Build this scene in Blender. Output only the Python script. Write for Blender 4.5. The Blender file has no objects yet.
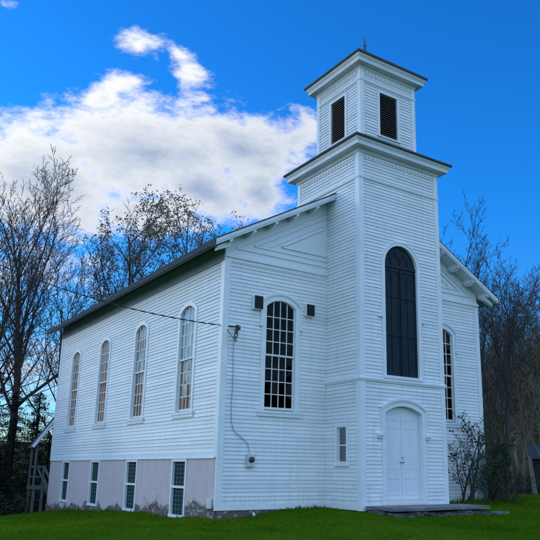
import bpy, bmesh, math, random
import numpy as np
from mathutils import Vector, Matrix
R = math.radians
sc = bpy.context.scene
col = sc.collection

# ------------------------------------------------------------------ helpers
class MB:
    def __init__(s): s.v = []; s.f = []; s.m = []
    def add(s, vs, fs, m=0):
        b = len(s.v); s.v += [tuple(p) for p in vs]
        for f in fs: s.f.append(tuple(b + i for i in f)); s.m.append(m)
    def quad(s, a, b, c, d, m=0): s.add([a, b, c, d], [(0, 1, 2, 3)], m)
    def box(s, x0, y0, z0, x1, y1, z1, m=0):
        s.add([(x0,y0,z0),(x1,y0,z0),(x1,y1,z0),(x0,y1,z0),(x0,y0,z1),(x1,y0,z1),(x1,y1,z1),(x0,y1,z1)],
              [(0,3,2,1),(4,5,6,7),(0,1,5,4),(1,2,6,5),(2,3,7,6),(3,0,4,7)], m)
    def pbox(s, P, u0, u1, z0, z1, o0, o1, m=0):
        v = [P(u,z,o) for o in (o0,o1) for z in (z0,z1) for u in (u0,u1)]
        s.add(v, [(0,1,3,2),(4,6,7,5),(0,4,5,1),(2,3,7,6),(0,2,6,4),(1,5,7,3)], m)
    def bar(s, a, b, w, h, up=(0,0,1), m=0):
        a = Vector(a); b = Vector(b); d = (b-a).normalized(); up = Vector(up)
        r = d.cross(up).normalized(); u = r.cross(d).normalized()
        v = [p + r*x*w/2 + u*y*h/2 for p in (a,b) for x,y in ((-1,-1),(1,-1),(1,1),(-1,1))]
        s.add(v, [(0,1,2,3),(4,7,6,5),(0,4,5,1),(1,5,6,2),(2,6,7,3),(3,7,4,0)], m)
    def tube(s, pts, rs, k=6, m=0, cap=True):
        pts = [Vector(p) for p in pts]; n = len(pts); b = len(s.v)
        d = (pts[1]-pts[0]).normalized()
        r = d.orthogonal().normalized()
        for i, p in enumerate(pts):
            if i == 0: d = (pts[1]-pts[0])
            elif i == n-1: d = (pts[-1]-pts[-2])
            else: d = (pts[i+1]-pts[i-1])
            d.normalize(); r = (r - d*r.dot(d)).normalized(); q = d.cross(r)
            rad = rs[i] if hasattr(rs, '__len__') else rs
            for j in range(k):
                a = 2*math.pi*j/k; s.v.append(tuple(p + (r*math.cos(a)+q*math.sin(a))*rad))
        for i in range(n-1):
            for j in range(k):
                j2 = (j+1) % k
                s.f.append((b+i*k+j, b+i*k+j2, b+(i+1)*k+j2, b+(i+1)*k+j)); s.m.append(m)
        if cap:
            s.f.append(tuple(b+(n-1)*k+j for j in range(k))); s.m.append(m)
            s.f.append(tuple(b+j for j in reversed(range(k)))); s.m.append(m)
    def strip(s, P, A, B, o0, o1, closed=False, m=0):
        """ring between outline A (inner) and B (outer), extruded from o0 to o1"""
        n = len(A); b = len(s.v)
        for (u,z) in A: s.v.append(tuple(P(u,z,o1)))
        for (u,z) in B: s.v.append(tuple(P(u,z,o1)))
        for (u,z) in A: s.v.append(tuple(P(u,z,o0)))
        for (u,z) in B: s.v.append(tuple(P(u,z,o0)))
        rng = range(n) if closed else range(n-1)
        for i in rng:
            j = (i+1) % n
            for q in ((i,j,n+j,n+i),(i,2*n+i,2*n+j,j),(n+i,n+j,3*n+j,3*n+i),(2*n+i,3*n+i,3*n+j,2*n+j)):
                s.f.append(tuple(b+x for x in q)); s.m.append(m)
        if not closed:
            for i in (0, n-1):
                s.f.append((b+i, b+n+i, b+3*n+i, b+2*n+i)); s.m.append(m)
    def poly(s, P, pts, o0, o1, m=0):
        """filled outline extruded"""
        n = len(pts); b = len(s.v)
        for (u,z) in pts: s.v.append(tuple(P(u,z,o1)))
        for (u,z) in pts: s.v.append(tuple(P(u,z,o0)))
        s.f.append(tuple(b+i for i in range(n))); s.m.append(m)
        s.f.append(tuple(b+n+i for i in reversed(range(n)))); s.m.append(m)
        for i in range(n):
            j = (i+1) % n; s.f.append((b+i, b+n+i, b+n+j, b+j)); s.m.append(m)
    def build(s, name, mats, parent=None, loc=None, fix=True, smooth=False, bevel=0):
        me = bpy.data.meshes.new(name); me.from_pydata(s.v, [], s.f)
        if not isinstance(mats, (list, tuple)): mats = [mats]
        for mm in mats: me.materials.append(mm)
        if any(s.m): me.polygons.foreach_set('material_index', s.m)
        if fix:
            bm = bmesh.new(); bm.from_mesh(me); bmesh.ops.recalc_face_normals(bm, faces=bm.faces); bm.to_mesh(me); bm.free()
        if smooth: me.polygons.foreach_set('use_smooth', [True]*len(me.polygons))
        me.update()
        o = bpy.data.objects.new(name, me); col.objects.link(o)
        if parent: o.parent = parent
        if loc is not None: o.location = loc
        if bevel:
            bv = o.modifiers.new('bevel', 'BEVEL'); bv.width = bevel; bv.segments = 2; bv.limit_method = 'ANGLE'
        return o

def tag(o, label=None, cat=None, group=None, kind=None):
    if label: o['label'] = label
    if cat: o['category'] = cat
    if group: o['group'] = group
    if kind: o['kind'] = kind
    return o
def empty(name, loc=(0,0,0), rz=0):
    o = bpy.data.objects.new(name, None); col.objects.link(o); o.location = loc; o.rotation_euler = (0,0,rz); o.empty_display_size = .3; return o
def kids(o): return [c for c in bpy.data.objects if c.parent == o]
def copy_tree(o, parent=None):
    c = o.copy(); col.objects.link(c)
    c.parent = parent
    for ch in kids(o): copy_tree(ch, c)
    return c

# ------------------------------------------------------------------ materials
class NT:
    def __init__(s, tree): s.t = tree; s.n = tree.nodes; s.l = tree.links
    def node(s, typ, **kw):
        n = s.n.new(typ)
        for k, v in kw.items():
            if hasattr(n, k): setattr(n, k, v)
        return n
    def link(s, a, b): s.l.new(a, b)
    def val(s, sock, v):
        if isinstance(v, bpy.types.NodeSocket): s.link(v, sock)
        else: sock.default_value = v
    def math(s, op, a, b=0, c=0, clamp=False):
        n = s.n.new('ShaderNodeMath'); n.operation = op; n.use_clamp = clamp
        s.val(n.inputs[0], a); s.val(n.inputs[1], b); s.val(n.inputs[2], c); return n.outputs[0]
    def mix(s, f, a, b):
        n = s.n.new('ShaderNodeMix'); n.data_type = 'RGBA'
        s.val(n.inputs[0], f); s.val(n.inputs[6], a); s.val(n.inputs[7], b); return n.outputs[2]
    def noise(s, vec, scale=5, detail=4, rough=.5, dist=0, out=0):
        n = s.n.new('ShaderNodeTexNoise'); s.link(vec, n.inputs['Vector'])
        n.inputs['Scale'].default_value = scale; n.inputs['Detail'].default_value = detail
        n.inputs['Roughness'].default_value = rough; n.inputs['Distortion'].default_value = dist
        return n.outputs[out]
    def ramp(s, f, stops):
        n = s.n.new('ShaderNodeValToRGB'); s.link(f, n.inputs[0])
        e = n.color_ramp.elements
        while len(e) < len(stops): e.new(.5)
        for i, (p, c) in enumerate(stops):
            e[i].position = p; e[i].color = (*c, 1) if hasattr(c, '__len__') else (c, c, c, 1)
        return n.outputs[0]
    def mapr(s, f, a, b, c=0, d=1):
        n = s.n.new('ShaderNodeMapRange'); s.val(n.inputs[0], f)
        for i, v in enumerate((a, b, c, d)): n.inputs[1+i].default_value = v
        return n.outputs[0]
    def mapping(s, vec, scale=(1,1,1), rot=(0,0,0)):
        n = s.n.new('ShaderNodeMapping'); s.link(vec, n.inputs[0]); n.inputs['Scale'].default_value = scale; n.inputs['Rotation'].default_value = rot
        return n.outputs[0]
    def bump(s, h, strength=.3, dist=.02):
        n = s.n.new('ShaderNodeBump'); s.link(h, n.inputs['Height']); n.inputs['Strength'].default_value = strength; n.inputs['Distance'].default_value = dist
        return n.outputs[0]
def c4(c): return (*c, 1)
def mat(name, color=(.5,.5,.5), rough=.6, metal=0, spec=.5):
    m = bpy.data.materials.new(name); m.use_nodes = True
    t = NT(m.node_tree); b = m.node_tree.nodes['Principled BSDF']
    b.inputs['Base Color'].default_value = c4(color); b.inputs['Roughness'].default_value = rough
    b.inputs['Metallic'].default_value = metal; b.inputs['Specular IOR Level'].default_value = spec
    return m, t, b
def noisy(name, c1, c2, scale=4, rough=.6, stretch=(1,1,1), bump=.2, detail=6, metal=0, bdist=.01, spec=.5):
    m, t, b = mat(name, c1, rough, metal, spec)
    g = t.node('ShaderNodeNewGeometry').outputs['Position']
    v = t.mapping(g, stretch)
    n = t.noise(v, scale, detail, .6)
    t.link(t.mix(t.mapr(n, .35, .65), c4(c1), c4(c2)), b.inputs['Base Color'])
    if bump: t.link(t.bump(n, bump, bdist), b.inputs['Normal'])
    return m

def siding_mat():
    m, t, b = mat('white_clapboard_paint', (.8,.8,.8), .55)
    g = t.node('ShaderNodeNewGeometry').outputs['Position']
    sep = t.node('ShaderNodeSeparateXYZ'); t.link(g, sep.inputs[0])
    bi = t.math('FLOOR', t.math('DIVIDE', sep.outputs[2], .104))
    along = t.math('ADD', sep.outputs[0], sep.outputs[1])
    w1 = t.node('ShaderNodeTexWhiteNoise', noise_dimensions='1D'); t.link(bi, w1.inputs['W'])
    seg = t.math('FLOOR', t.math('ADD', t.math('DIVIDE', along, 3.4), t.math('MULTIPLY', w1.outputs[0], 7)))
    cb = t.node('ShaderNodeCombineXYZ'); t.link(bi, cb.inputs[0]); t.link(seg, cb.inputs[1])
    jf = t.math('FRACT', t.math('ADD', t.math('DIVIDE', along, 3.4), t.math('MULTIPLY', w1.outputs[0], 7)))
    joint = t.mapr(jf, .0, .0016, .55, 0)
    w2 = t.node('ShaderNodeTexWhiteNoise', noise_dimensions='3D'); t.link(cb.outputs[0], w2.inputs['Vector'])
    c = t.mix(w2.outputs[0], (.69,.71,.735,1), (.82,.83,.84,1))
    st = t.noise(t.mapping(g, (5,5,.5)), 1.6, 6, .65)
    c = t.mix(t.mapr(st, .5, .78, 0, .5), c, (.52,.54,.54,1))
    fine = t.noise(t.mapping(g, (3,3,40)), 3, 5, .7)
    c = t.mix(t.mapr(fine, .55, .75, 0, .22), c, (.60,.63,.65,1))
    big = t.noise(g, .55, 4, .6); c = t.mix(t.mapr(big, .45, .75, 0, .35), c, (.60,.61,.60,1))
    c = t.mix(joint, c, (.30,.31,.32,1))
    spl = t.mapr(sep.outputs[2], .0, .5, .45, 0)
    c = t.mix(t.math('MULTIPLY', spl, t.mapr(st, .4, .6)), c, (.42,.47,.42,1))
    bk = t.node('ShaderNodeNewGeometry').outputs['Backfacing']
    t.link(t.mix(bk, c, (.02,.018,.016,1)), b.inputs['Base Color'])  # board backs coloured near black, so the inside looks unlit through the panes
    wob = t.noise(t.mapping(g, (.8,.8,6)), 1.5, 3, .5)
    t.link(t.bump(t.math('ADD', t.math('MULTIPLY', fine, .35), wob), .35, .012), b.inputs['Normal'])
    return m
M = {}
M['siding'] = siding_mat()
M['trim'] = noisy('white_trim_paint', (.78,.80,.82), (.70,.73,.76), 2.2, .5, (1,1,1), .12)
M['cornice'] = noisy('weathered_white_cornice', (.72,.76,.79), (.58,.63,.67), 1.6, .55, (1,1,3), .15)
M['flush'] = noisy('flush_board_paint', (.76,.79,.82), (.69,.73,.77), 2.0, .55, (.7,.7,14), .25)
M['sash'] = noisy('cream_sash_paint', (.74,.72,.70), (.62,.60,.58), 6, .5, (1,1,1), .1)
M['door'] = noisy('white_door_paint', (.74,.76,.80), (.68,.71,.76), 3, .45, (1,1,.5), .1)
M['dark_louver'] = noisy('dark_brown_louver', (.045,.035,.035), (.03,.024,.026), 5, .6)
M['shutter'] = noisy('blue_black_shutter', (.012,.022,.034), (.02,.032,.045), 4, .6, spec=.12)
M['basement_screen'] = noisy('green_screen', (.012,.03,.036), (.022,.045,.05), 9, .8, spec=.05)
M['grid'] = noisy('pale_screen_grid', (.10,.16,.17), (.07,.12,.13), 9, .7)
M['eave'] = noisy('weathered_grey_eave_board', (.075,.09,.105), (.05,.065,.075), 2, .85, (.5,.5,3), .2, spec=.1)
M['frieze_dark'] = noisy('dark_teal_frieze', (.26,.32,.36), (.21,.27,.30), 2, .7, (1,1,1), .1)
M['roofing'] = noisy('dark_shingle', (.035,.04,.045), (.06,.065,.07), 5, .85, (1,1,1), .5)
M['metal_dark'] = noisy('dark_metal', (.03,.035,.04), (.05,.055,.06), 5, .45, metal=.4)
M['finial'] = noisy('verdigris_finial', (.03,.055,.06), (.05,.08,.085), 9, .5)
M['meter'] = noisy('grey_meter_metal', (.62,.64,.66), (.52,.55,.58), 8, .4, metal=.3)
M['blackbox'] = noisy('black_speaker_face', (.012,.012,.014), (.02,.02,.022), 20, .8)
M['cable'] = noisy('black_cable', (.02,.02,.022), (.03,.03,.032), 5, .6)
M['conduit'] = noisy('painted_cable', (.30,.33,.37), (.24,.27,.3), 5, .6)
M['slab'] = noisy('grey_bluestone', (.20,.21,.22), (.12,.125,.13), 3, .8, (1,1,1), .5, bdist=.02)
M['darkstone'] = noisy('dark_fieldstone', (.07,.065,.06), (.13,.12,.11), 4, .9, (1,1,1), .8, bdist=.03)
M['greywood'] = noisy('weathered_wood', (.14,.135,.12), (.08,.078,.07), 3, .8, (6,6,1), .3)
M['greenwood'] = noisy('grey_green_painted_wood', (.11,.15,.145), (.07,.10,.095), 3, .75, (6,6,1), .3)
M['greenpanel'] = noisy('pale_green_panel', (.36,.47,.44), (.28,.38,.36), 3, .6)
M['pole'] = noisy('pole_wood', (.16,.12,.09), (.1,.08,.06), 4, .85, (6,6,.6), .3)
M['ceramic'] = noisy('insulator', (.10,.10,.11), (.06,.06,.07), 6, .3)
M['bark'] = noisy('dark_bark', (.035,.03,.026), (.07,.06,.052), 5, .95, (4,4,1), .7, bdist=.03)
M['bark_pale'] = noisy('grey_bark', (.14,.125,.11), (.22,.20,.18), 4, .9, (3,3,1), .5, bdist=.02)
M['twig'] = noisy('twig_bark', (.04,.032,.027), (.07,.056,.047), 3, .9, (1,1,1), 0)
M['twig_brown'] = noisy('brown_twig', (.17,.12,.075), (.25,.18,.11), 3, .9, (1,1,1), 0)
M['hill_litter'] = noisy('leaf_litter', (.10,.07,.04), (.05,.045,.025), .35, .95, (1,1,1), .5, bdist=.1)
M['shed'] = noisy('dark_shed_boards', (.035,.03,.028), (.05,.045,.04), 3, .85, (6,6,.6), .3)
M['shedroof'] = noisy('blue_grey_metal_roof', (.07,.10,.125), (.05,.07,.09), 3, .4)
M['floor'] = noisy('interior_boards', (.10,.07,.05), (.06,.045,.035), 3, .7)
M['plaster_in'] = noisy('interior_plaster', (.10,.09,.08), (.08,.07,.06), 1, .9)

def foliage(name, c1, c2, scale=.8, trans=.35, spec=.3):
    m, t, b = mat(name, c1, .6, 0, spec)
    g = t.node('ShaderNodeNewGeometry')
    n = t.noise(g.outputs['Position'], scale, 4, .6)
    n2 = t.noise(g.outputs['Position'], scale*14, 2, .6)
    f = t.math('ADD', t.math('MULTIPLY', n, .6), t.math('MULTIPLY', n2, .4))
    c = t.mix(t.mapr(f, .38, .62), c4(c1), c4(c2))
    t.link(c, b.inputs['Base Color'])
    tr = t.node('ShaderNodeBsdfTranslucent'); t.link(c, tr.inputs[0])
    mx = t.node('ShaderNodeMixShader'); mx.inputs[0].default_value = trans
    t.link(b.outputs[0], mx.inputs[1]); t.link(tr.outputs[0], mx.inputs[2])
    t.link(mx.outputs[0], t.n['Material Output'].inputs[0])
    return m
M['needles'] = foliage('dark_needles', (.012,.022,.012), (.028,.045,.02), .8, .15)
M['leaf_olive'] = foliage('sparse_olive_leaves', (.15,.12,.06), (.28,.21,.12), 1.2, .45)
M['leaf_dark'] = foliage('shrub_leaves', (.02,.045,.022), (.045,.075,.03), 2, .25)
M['leaf_rust'] = foliage('rusty_leaves', (.10,.055,.02), (.16,.10,.03), 1, .3)
M['leaf_yellow'] = foliage('yellow_leaves', (.20,.15,.04), (.13,.10,.04), 1, .3)
M['blade'] = foliage('grass_blades', (.030,.125,.004), (.145,.225,.010), .45, .4, 0)

def grass_ground():
    m, t, b = mat('lawn_soil_and_turf', (.05,.12,.02), .95, 0, 0)
    g = t.node('ShaderNodeNewGeometry').outputs['Position']
    n1 = t.noise(g, .35, 5, .6); n2 = t.noise(g, 6, 5, .7); n3 = t.noise(g, 40, 3, .7)
    c = t.mix(t.mapr(n1, .35, .65), (.035,.10,.005,1), (.07,.15,.008,1))
    c = t.mix(t.mapr(n2, .45, .7, 0, .6), c, (.06,.15,.006,1))
    c = t.mix(t.mapr(n3, .5, .75, 0, .5), c, (.016,.045,.004,1))
    # forest floor away from the mown lawn
    at = t.node('ShaderNodeAttribute', attribute_name='wood')
    edge = t.math('ADD', at.outputs['Fac'], t.math('MULTIPLY', t.math('SUBTRACT', n2, .5), .5))
    lit = t.mix(t.mapr(n2, .35, .65), (.19,.135,.06,1), (.06,.05,.025,1))
    c = t.mix(t.mapr(edge, .4, .6), c, lit)
    t.link(c, b.inputs['Base Color'])
    h = t.math('ADD', n3, t.math('MULTIPLY', n2, 1.5))
    t.link(t.bump(h, .6, .05), b.inputs['Normal'])
    return m
M['lawn'] = grass_ground()

def foundation_mat():
    m, t, b = mat('stucco_over_rubble_stone', (.4,.36,.36), .9)
    g = t.node('ShaderNodeNewGeometry').outputs['Position']
    sep = t.node('ShaderNodeSeparateXYZ'); t.link(g, sep.inputs[0])
    n = t.noise(g, 1.7, 6, .65); n2 = t.noise(g, 9, 5, .7); n3 = t.noise(g, .7, 3, .5)
    stucco = t.mix(t.mapr(n2, .35, .7), (.55,.435,.44,1), (.62,.515,.51,1))
    stucco = t.mix(t.mapr(t.noise(t.mapping(g,(3,3,.6)), 1.5, 5, .7), .5, .75, 0, .45), stucco, (.33,.29,.31,1))
    wn = t.node('ShaderNodeTexNoise'); t.link(g, wn.inputs['Vector']); wn.inputs['Scale'].default_value = 5; wn.inputs['Detail'].default_value = 4
    gw = t.node('ShaderNodeVectorMath', operation='MULTIPLY_ADD'); t.link(wn.outputs['Color'], gw.inputs[0]); gw.inputs[1].default_value = (.22,.22,.22); t.link(g, gw.inputs[2])
    gs = t.mapping(gw.outputs[0], (1,1,1.7))
    vo = t.node('ShaderNodeTexVoronoi'); t.link(gs, vo.inputs['Vector']); vo.inputs['Scale'].default_value = 6.5
    vd = t.node('ShaderNodeTexVoronoi', feature='DISTANCE_TO_EDGE'); t.link(gs, vd.inputs['Vector']); vd.inputs['Scale'].default_value = 6.5
    hs = t.node('ShaderNodeSeparateColor'); t.link(vo.outputs['Color'], hs.inputs[0])
    stone = t.ramp(hs.outputs[0], [(0,(.09,.06,.06)),(.35,(.20,.15,.14)),(.6,(.13,.10,.11)),(.8,(.30,.26,.25)),(1,(.42,.38,.36))])
    stone = t.mix(t.mapr(n2, .4, .62, 0, .6), stone, (.15,.115,.11,1))
    stone = t.mix(t.mapr(vd.outputs[0], 0, .05, .75, 0), stone, (.22,.19,.185,1))
    # height above the sloping grade:   z0(y) ~ -.25 - .04*y
    grade = t.math('SUBTRACT', -.25, t.math('MULTIPLY', sep.outputs[1], .038))
    hh = t.math('SUBTRACT', sep.outputs[2], grade)
    thr = t.math('ADD', t.math('MULTIPLY', n3, 1.1), t.math('MULTIPLY', n, .9))
    k = t.math('SUBTRACT', t.math('SUBTRACT', thr, .66), hh)
    mask = t.mapr(k, -.02, .03)
    rim = t.math('MULTIPLY', t.mapr(k, -.09, -.01), t.math('SUBTRACT', 1, mask))
    c = t.mix(mask, stucco, stone)
    c = t.mix(t.math('MULTIPLY', rim, .5), c, (.14,.11,.10,1))
    t.link(c, b.inputs['Base Color'])
    h = t.math('ADD', t.math('MULTIPLY', n2, .3), t.math('MULTIPLY', mask, t.math('SUBTRACT', t.math('MULTIPLY', t.math('MINIMUM', vd.outputs[0], .12), 8), 1.2)))
    t.link(t.bump(h, .8, .04), b.inputs['Normal'])
    return m
M['foundation'] = foundation_mat()

def glass_mat():
    m = bpy.data.materials.new('old_window_glass'); m.use_nodes = True
    t = NT(m.node_tree); t.n.clear()
    out = t.node('ShaderNodeOutputMaterial')
    g = t.node('ShaderNodeNewGeometry').outputs['Position']
    bp = t.bump(t.noise(g, 1.6, 2, .5), .25, .05)
    gl = t.node('ShaderNodeBsdfGlossy'); gl.inputs['Roughness'].default_value = .02; gl.inputs['Color'].default_value = (.9,.95,1,1)
    t.link(bp, gl.inputs['Normal'])
    tr = t.node('ShaderNodeBsdfTransparent'); tr.inputs[0].default_value = (.96,.97,.97,1)
    fr = t.node('ShaderNodeFresnel'); fr.inputs['IOR'].default_value = 1.5
    f = t.math('MULTIPLY', fr.outputs[0], .2, clamp=True)
    mx = t.node('ShaderNodeMixShader'); t.link(f, mx.inputs[0]); t.link(tr.outputs[0], mx.inputs[1]); t.link(gl.outputs[0], mx.inputs[2])
    t.link(mx.outputs[0], out.inputs[0])
    return m
M['glass'] = glass_mat()

def reflection_mat():
    m, t, b = mat('painted_tree_and_sky_reflection', (.3,.16,.1), .9)  # streaked brown stands in for autumn trees reflected in the panes
    g = t.node('ShaderNodeNewGeometry').outputs['Position']
    sep = t.node('ShaderNodeSeparateXYZ'); t.link(g, sep.inputs[0])
    n = t.noise(g, 2, 3, .6)
    streak = t.noise(t.mapping(g, (9,9,.5)), 1.4, 3, .6)
    cc = t.mix(t.mapr(streak, .42, .6), (.20,.075,.045,1), (.78,.36,.18,1))
    top = t.mapr(t.math('ADD', sep.outputs[2], t.math('MULTIPLY', n, .5)), 5.5, 5.7)  # paler head stands in for bright cloud reflected in the glass
    pale = t.mix(t.mapr(streak, .4, .6), (.42,.33,.26,1), (.68,.56,.45,1))
    t.link(t.mix(top, cc, pale), b.inputs['Base Color'])
    t.link(t.bump(streak, .6, .05), b.inputs['Normal'])
    return m
M['reflection_sheet'] = reflection_mat()

# ------------------------------------------------------------------ terrain
CP = [(-5.07,.5,-.25),(-5.07,2.6,-.34),(-5.07,7,-.41),(-5.07,10.8,-.58),(-5.07,15.3,-.9),(-5,0,-.27),(-4,-.1,-.17),(-3.2,0,-.06),(-2.4,0,-.02),
 (-1.6,-1.5,-.05),(0,-2.8,-.12),(2,-2.9,-.12),(3.3,-1,.0),(5.1,0,.1),(5.1,8,0),(5.1,15.4,-.3),(0,8,-.3),(0,16,-.7),
 (-13.7,-16.5,-.6),(-5,-10,-.5),(5,-10,-.42),(15,-5,-.25),(22,11,-.3),(30,18,-.3),(12,2,-.1),(10,20,-.4),(-8,0,-.33),(-8.6,5,-.45),(-8,10,-.75),(-7,15,-1.0),
 (-9,22,-1.7),(-16,6,-.9),(-22,12,-1.6),(-20,-10,-.8),(-12,35,-3),(0,30,-1.4),(30,-15,-.5),(-10,-35,-1),(-40,0,-2.5),(30,-40,-1),(60,30,.2),(60,-30,-.5),(0,60,-2),(-50,50,-4),(-50,-50,-2),(50,60,1),(10,-60,-1)]
cp = np.array(CP, float)
def _phi(r): return np.sqrt(r*r + .25)
_A = _phi(np.linalg.norm(cp[:,None,:2]-cp[None,:,:2], axis=2)); n_ = len(cp)
_P = np.c_[np.ones(n_), cp[:,:2]]
_K = np.block([[_A + np.eye(n_)*-.02, _P],[_P.T, np.zeros((3,3))]])
_w = np.linalg.solve(_K, np.r_[cp[:,2], 0,0,0])
def ss(a, b, x):
    t = np.clip((x-a)/(b-a), 0, 1); return t*t*(3-2*t)
def ground(x, y):
    x = np.asarray(x, float); y = np.asarray(y, float)
    sh = x.shape; xf = x.ravel(); yf = y.ravel()
    out = np.empty(len(xf))
    for i in range(0, len(xf), 20000):
        xx = xf[i:i+20000]; yy = yf[i:i+20000]
        r = _phi(np.hypot(xx[:,None]-cp[:,0], yy[:,None]-cp[:,1]))
        z = r @ _w[:n_] + _w[n_] + _w[n_+1]*xx + _w[n_+2]*yy
        dist = np.hypot(xx, yy); f = ss(45, 90, dist); z = z*(1-f) + (-1.5)*f
        z = np.clip(z, -5, 3)
        # wooded hill rising beyond the lawn on the right and round the back
        az = np.degrees(np.arctan2(xx+13.7, yy+16.5)); dd = np.hypot(xx+13.7, yy+16.5)
        h = 28*ss(52, 165, dd)*ss(34, 62, az)*(1-ss(130,170,az)) + 9*ss(60, 190, dd)*ss(-60,-10,az)*(1-ss(34,62,az))
        z = z + h*(1+.18*np.sin(xx*.05+1)*np.cos(yy*.06)) + .03*np.sin(xx*1.3+yy*.4)*np.cos(yy*1.1-xx*.3)*ss(6, 10, dist)
        out[i:i+20000] = z
    return out.reshape(sh)
def gz(x, y): return float(ground(np.array([x]), np.array([y]))[0])
def wood_mask(x, y):
    """0 on the mown lawn, 1 on the forest floor"""
    az = np.degrees(np.arctan2(x+13.7, y+16.5)); dd = np.hypot(x+13.7, y+16.5)
    lim = np.interp(az, [-180,-90,-30,0,8,14,20,30,44,50,56,64,80,120,180], [45,34,26,24,25,33,36,38,44,43,42,44,55,60,45])
    return ss(-.8, .8, dd-lim)
def axis(n, near, far):
    t = np.linspace(-1, 1, n); return near*t*n/160*1.0 + (far-near)*np.sign(t)*np.abs(t)**5
ax = axis(301, 24, 430)
X, Y = np.meshgrid(ax-2, ax-1); Z = ground(X, Y)
n = len(ax); verts = np.c_[X.ravel(), Y.ravel(), Z.ravel()]
idx = np.arange(n*n).reshape(n, n)
faces = np.stack([idx[:-1,:-1], idx[:-1,1:], idx[1:,1:], idx[1:,:-1]], -1).reshape(-1, 4)
me = bpy.data.meshes.new('ground'); me.vertices.add(len(verts)); me.vertices.foreach_set('co', verts.ravel())
me.loops.add(faces.size); me.loops.foreach_set('vertex_index', faces.ravel())
me.polygons.add(len(faces)); me.polygons.foreach_set('loop_start', np.arange(len(faces))*4); me.polygons.foreach_set('loop_total', np.full(len(faces), 4))
me.polygons.foreach_set('use_smooth', np.ones(len(faces), bool))
me.update(calc_edges=True)
wa = me.attributes.new('wood', 'FLOAT', 'POINT'); wa.data.foreach_set('value', wood_mask(verts[:,0], verts[:,1]).astype(np.float32))
me.materials.append(M['lawn'])
go = bpy.data.objects.new('ground', me); col.objects.link(go); tag(go, kind='structure')

# grass blades
def grass():
    rng = np.random.default_rng(4)
    N = 900000
    x = rng.uniform(-17, 34, N); y = rng.uniform(-9, 26, N)
    dd = np.hypot(x+13.7, y+16.5); az = np.degrees(np.arctan2(x+13.7, y+16.5))
    p = np.clip((17/dd)**1.1, .22, 1)
    keep = (az > 4) & (az < 62) & (dd > 9.5) & (rng.random(N) < p) & (wood_mask(x, y) < .7)
    keep &= ~((np.abs(x) < 5.09) & (y > -.02) & (y < 15.4)) & ~((np.abs(x) < 1.64) & (y > -1.66) & (y < 0)) & ~((x > -1.6) & (x < 1.95) & (y > -2.85) & (y < -1.5))
    # nothing grows visibly on the hidden side of the church
    keep &= ~((x > -4) & (x < 5) & (y > 0)) & ~((y > 12) & (x > -4) & (x < 8))
    x = x[keep]; y = y[keep]; dd = dd[keep]; N = len(x)
    z = ground(x, y)
    cl = np.sin(x*2.1)*np.cos(y*1.7) + np.sin(x*.6+y*.9)
    h = rng.uniform(.03, .075, N)*(1+.25*cl)*np.clip(dd/22, .8, 1.4)
    near = (np.minimum(np.abs(x+5.07), np.abs(y)) < .25) & (x < 5.3) & (x > -5.4)
    h = np.where(near, h*1.9, h)
    w = rng.uniform(.006, .012, N)*np.clip(dd/15, 1, 2.2)
    a = rng.uniform(0, 2*np.pi, N); l = rng.uniform(.1, .8, N)*h; b = rng.uniform(0, 2*np.pi, N)
    V = np.empty((N, 3, 3))
    V[:,0] = np.c_[x-np.cos(a)*w, y-np.sin(a)*w, z-.01]; V[:,1] = np.c_[x+np.cos(a)*w, y+np.sin(a)*w, z-.01]
    V[:,2] = np.c_[x+np.cos(b)*l, y+np.sin(b)*l, z+h]
    me = bpy.data.meshes.new('grass'); me.vertices.add(N*3); me.vertices.foreach_set('co', V.ravel())
    me.loops.add(N*3); me.loops.foreach_set('vertex_index', np.arange(N*3))
    me.polygons.add(N); me.polygons.foreach_set('loop_start', np.arange(N)*3); me.polygons.foreach_set('loop_total', np.full(N, 3))
    me.update(calc_edges=True); me.materials.append(M['blade'])
    o = bpy.data.objects.new('grass', me); col.objects.link(o)
    tag(o, 'short green mown grass of the churchyard lawn', 'grass', kind='stuff')
grass()

def litter():
    rng = random.Random(8); mb = MB()
    for i in range(3500):
        x = rng.uniform(-13, 22); y = rng.uniform(-9, 12)
        if (abs(x) < 5.1 and y > -.05) or (abs(x) < 1.7 and y > -2.9): continue
        z = gz(x, y)+rng.uniform(.02,.06); s = rng.uniform(.02,.045); a = rng.random()*6.28; tl = rng.uniform(-.02,.02)
        c, d = math.cos(a)*s, math.sin(a)*s
        mb.add([(x-c,y-d,z),(x+d*.5,y-c*.5,z+tl),(x+c,y+d,z),(x-d*.5,y+c*.5,z-tl)], [(0,1,2,3)])
    o = mb.build('fallen_leaves', M['leaf_rust'], None, fix=False); tag(o, 'tan fallen leaves scattered over the churchyard grass', 'leaves', kind='stuff')
litter()

# ------------------------------------------------------------------ church
W, L, T = 5.07, 15.4, 1.6
EXP = .104; LAP = .019
SL = .562
def plane(O, U, Nn):
    O = Vector(O); U = Vector(U); Nn = Vector(Nn)
    return lambda u, z, o: (O.x+U.x*u+Nn.x*o, O.y+U.y*u+Nn.y*o, z)
PF = plane((0,0,0), (1,0,0), (0,-1,0))             # facade
PL = plane((-W,0,0), (0,1,0), (-1,0,0))            # left side wall, u = y
PR = plane((W,0,0), (0,1,0), (1,0,0))
PB = plane((0,L,0), (1,0,0), (0,1,0))
TF = plane((0,-T,0), (1,0,0), (0,-1,0)); TL = plane((-T,0,0), (0,1,0), (-1,0,0)); TR = plane((T,0,0), (0,1,0), (1,0,0)); TB = plane((0,T,0), (1,0,0), (0,1,0))
BI = .45; Bw = T-BI
BF = plane((0,-Bw,0), (1,0,0), (0,-1,0)); BL = plane((-Bw,0,0), (0,1,0), (-1,0,0)); BR = plane((Bw,0,0), (0,1,0), (1,0,0)); BB = plane((0,Bw,0), (1,0,0), (0,1,0))

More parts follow.
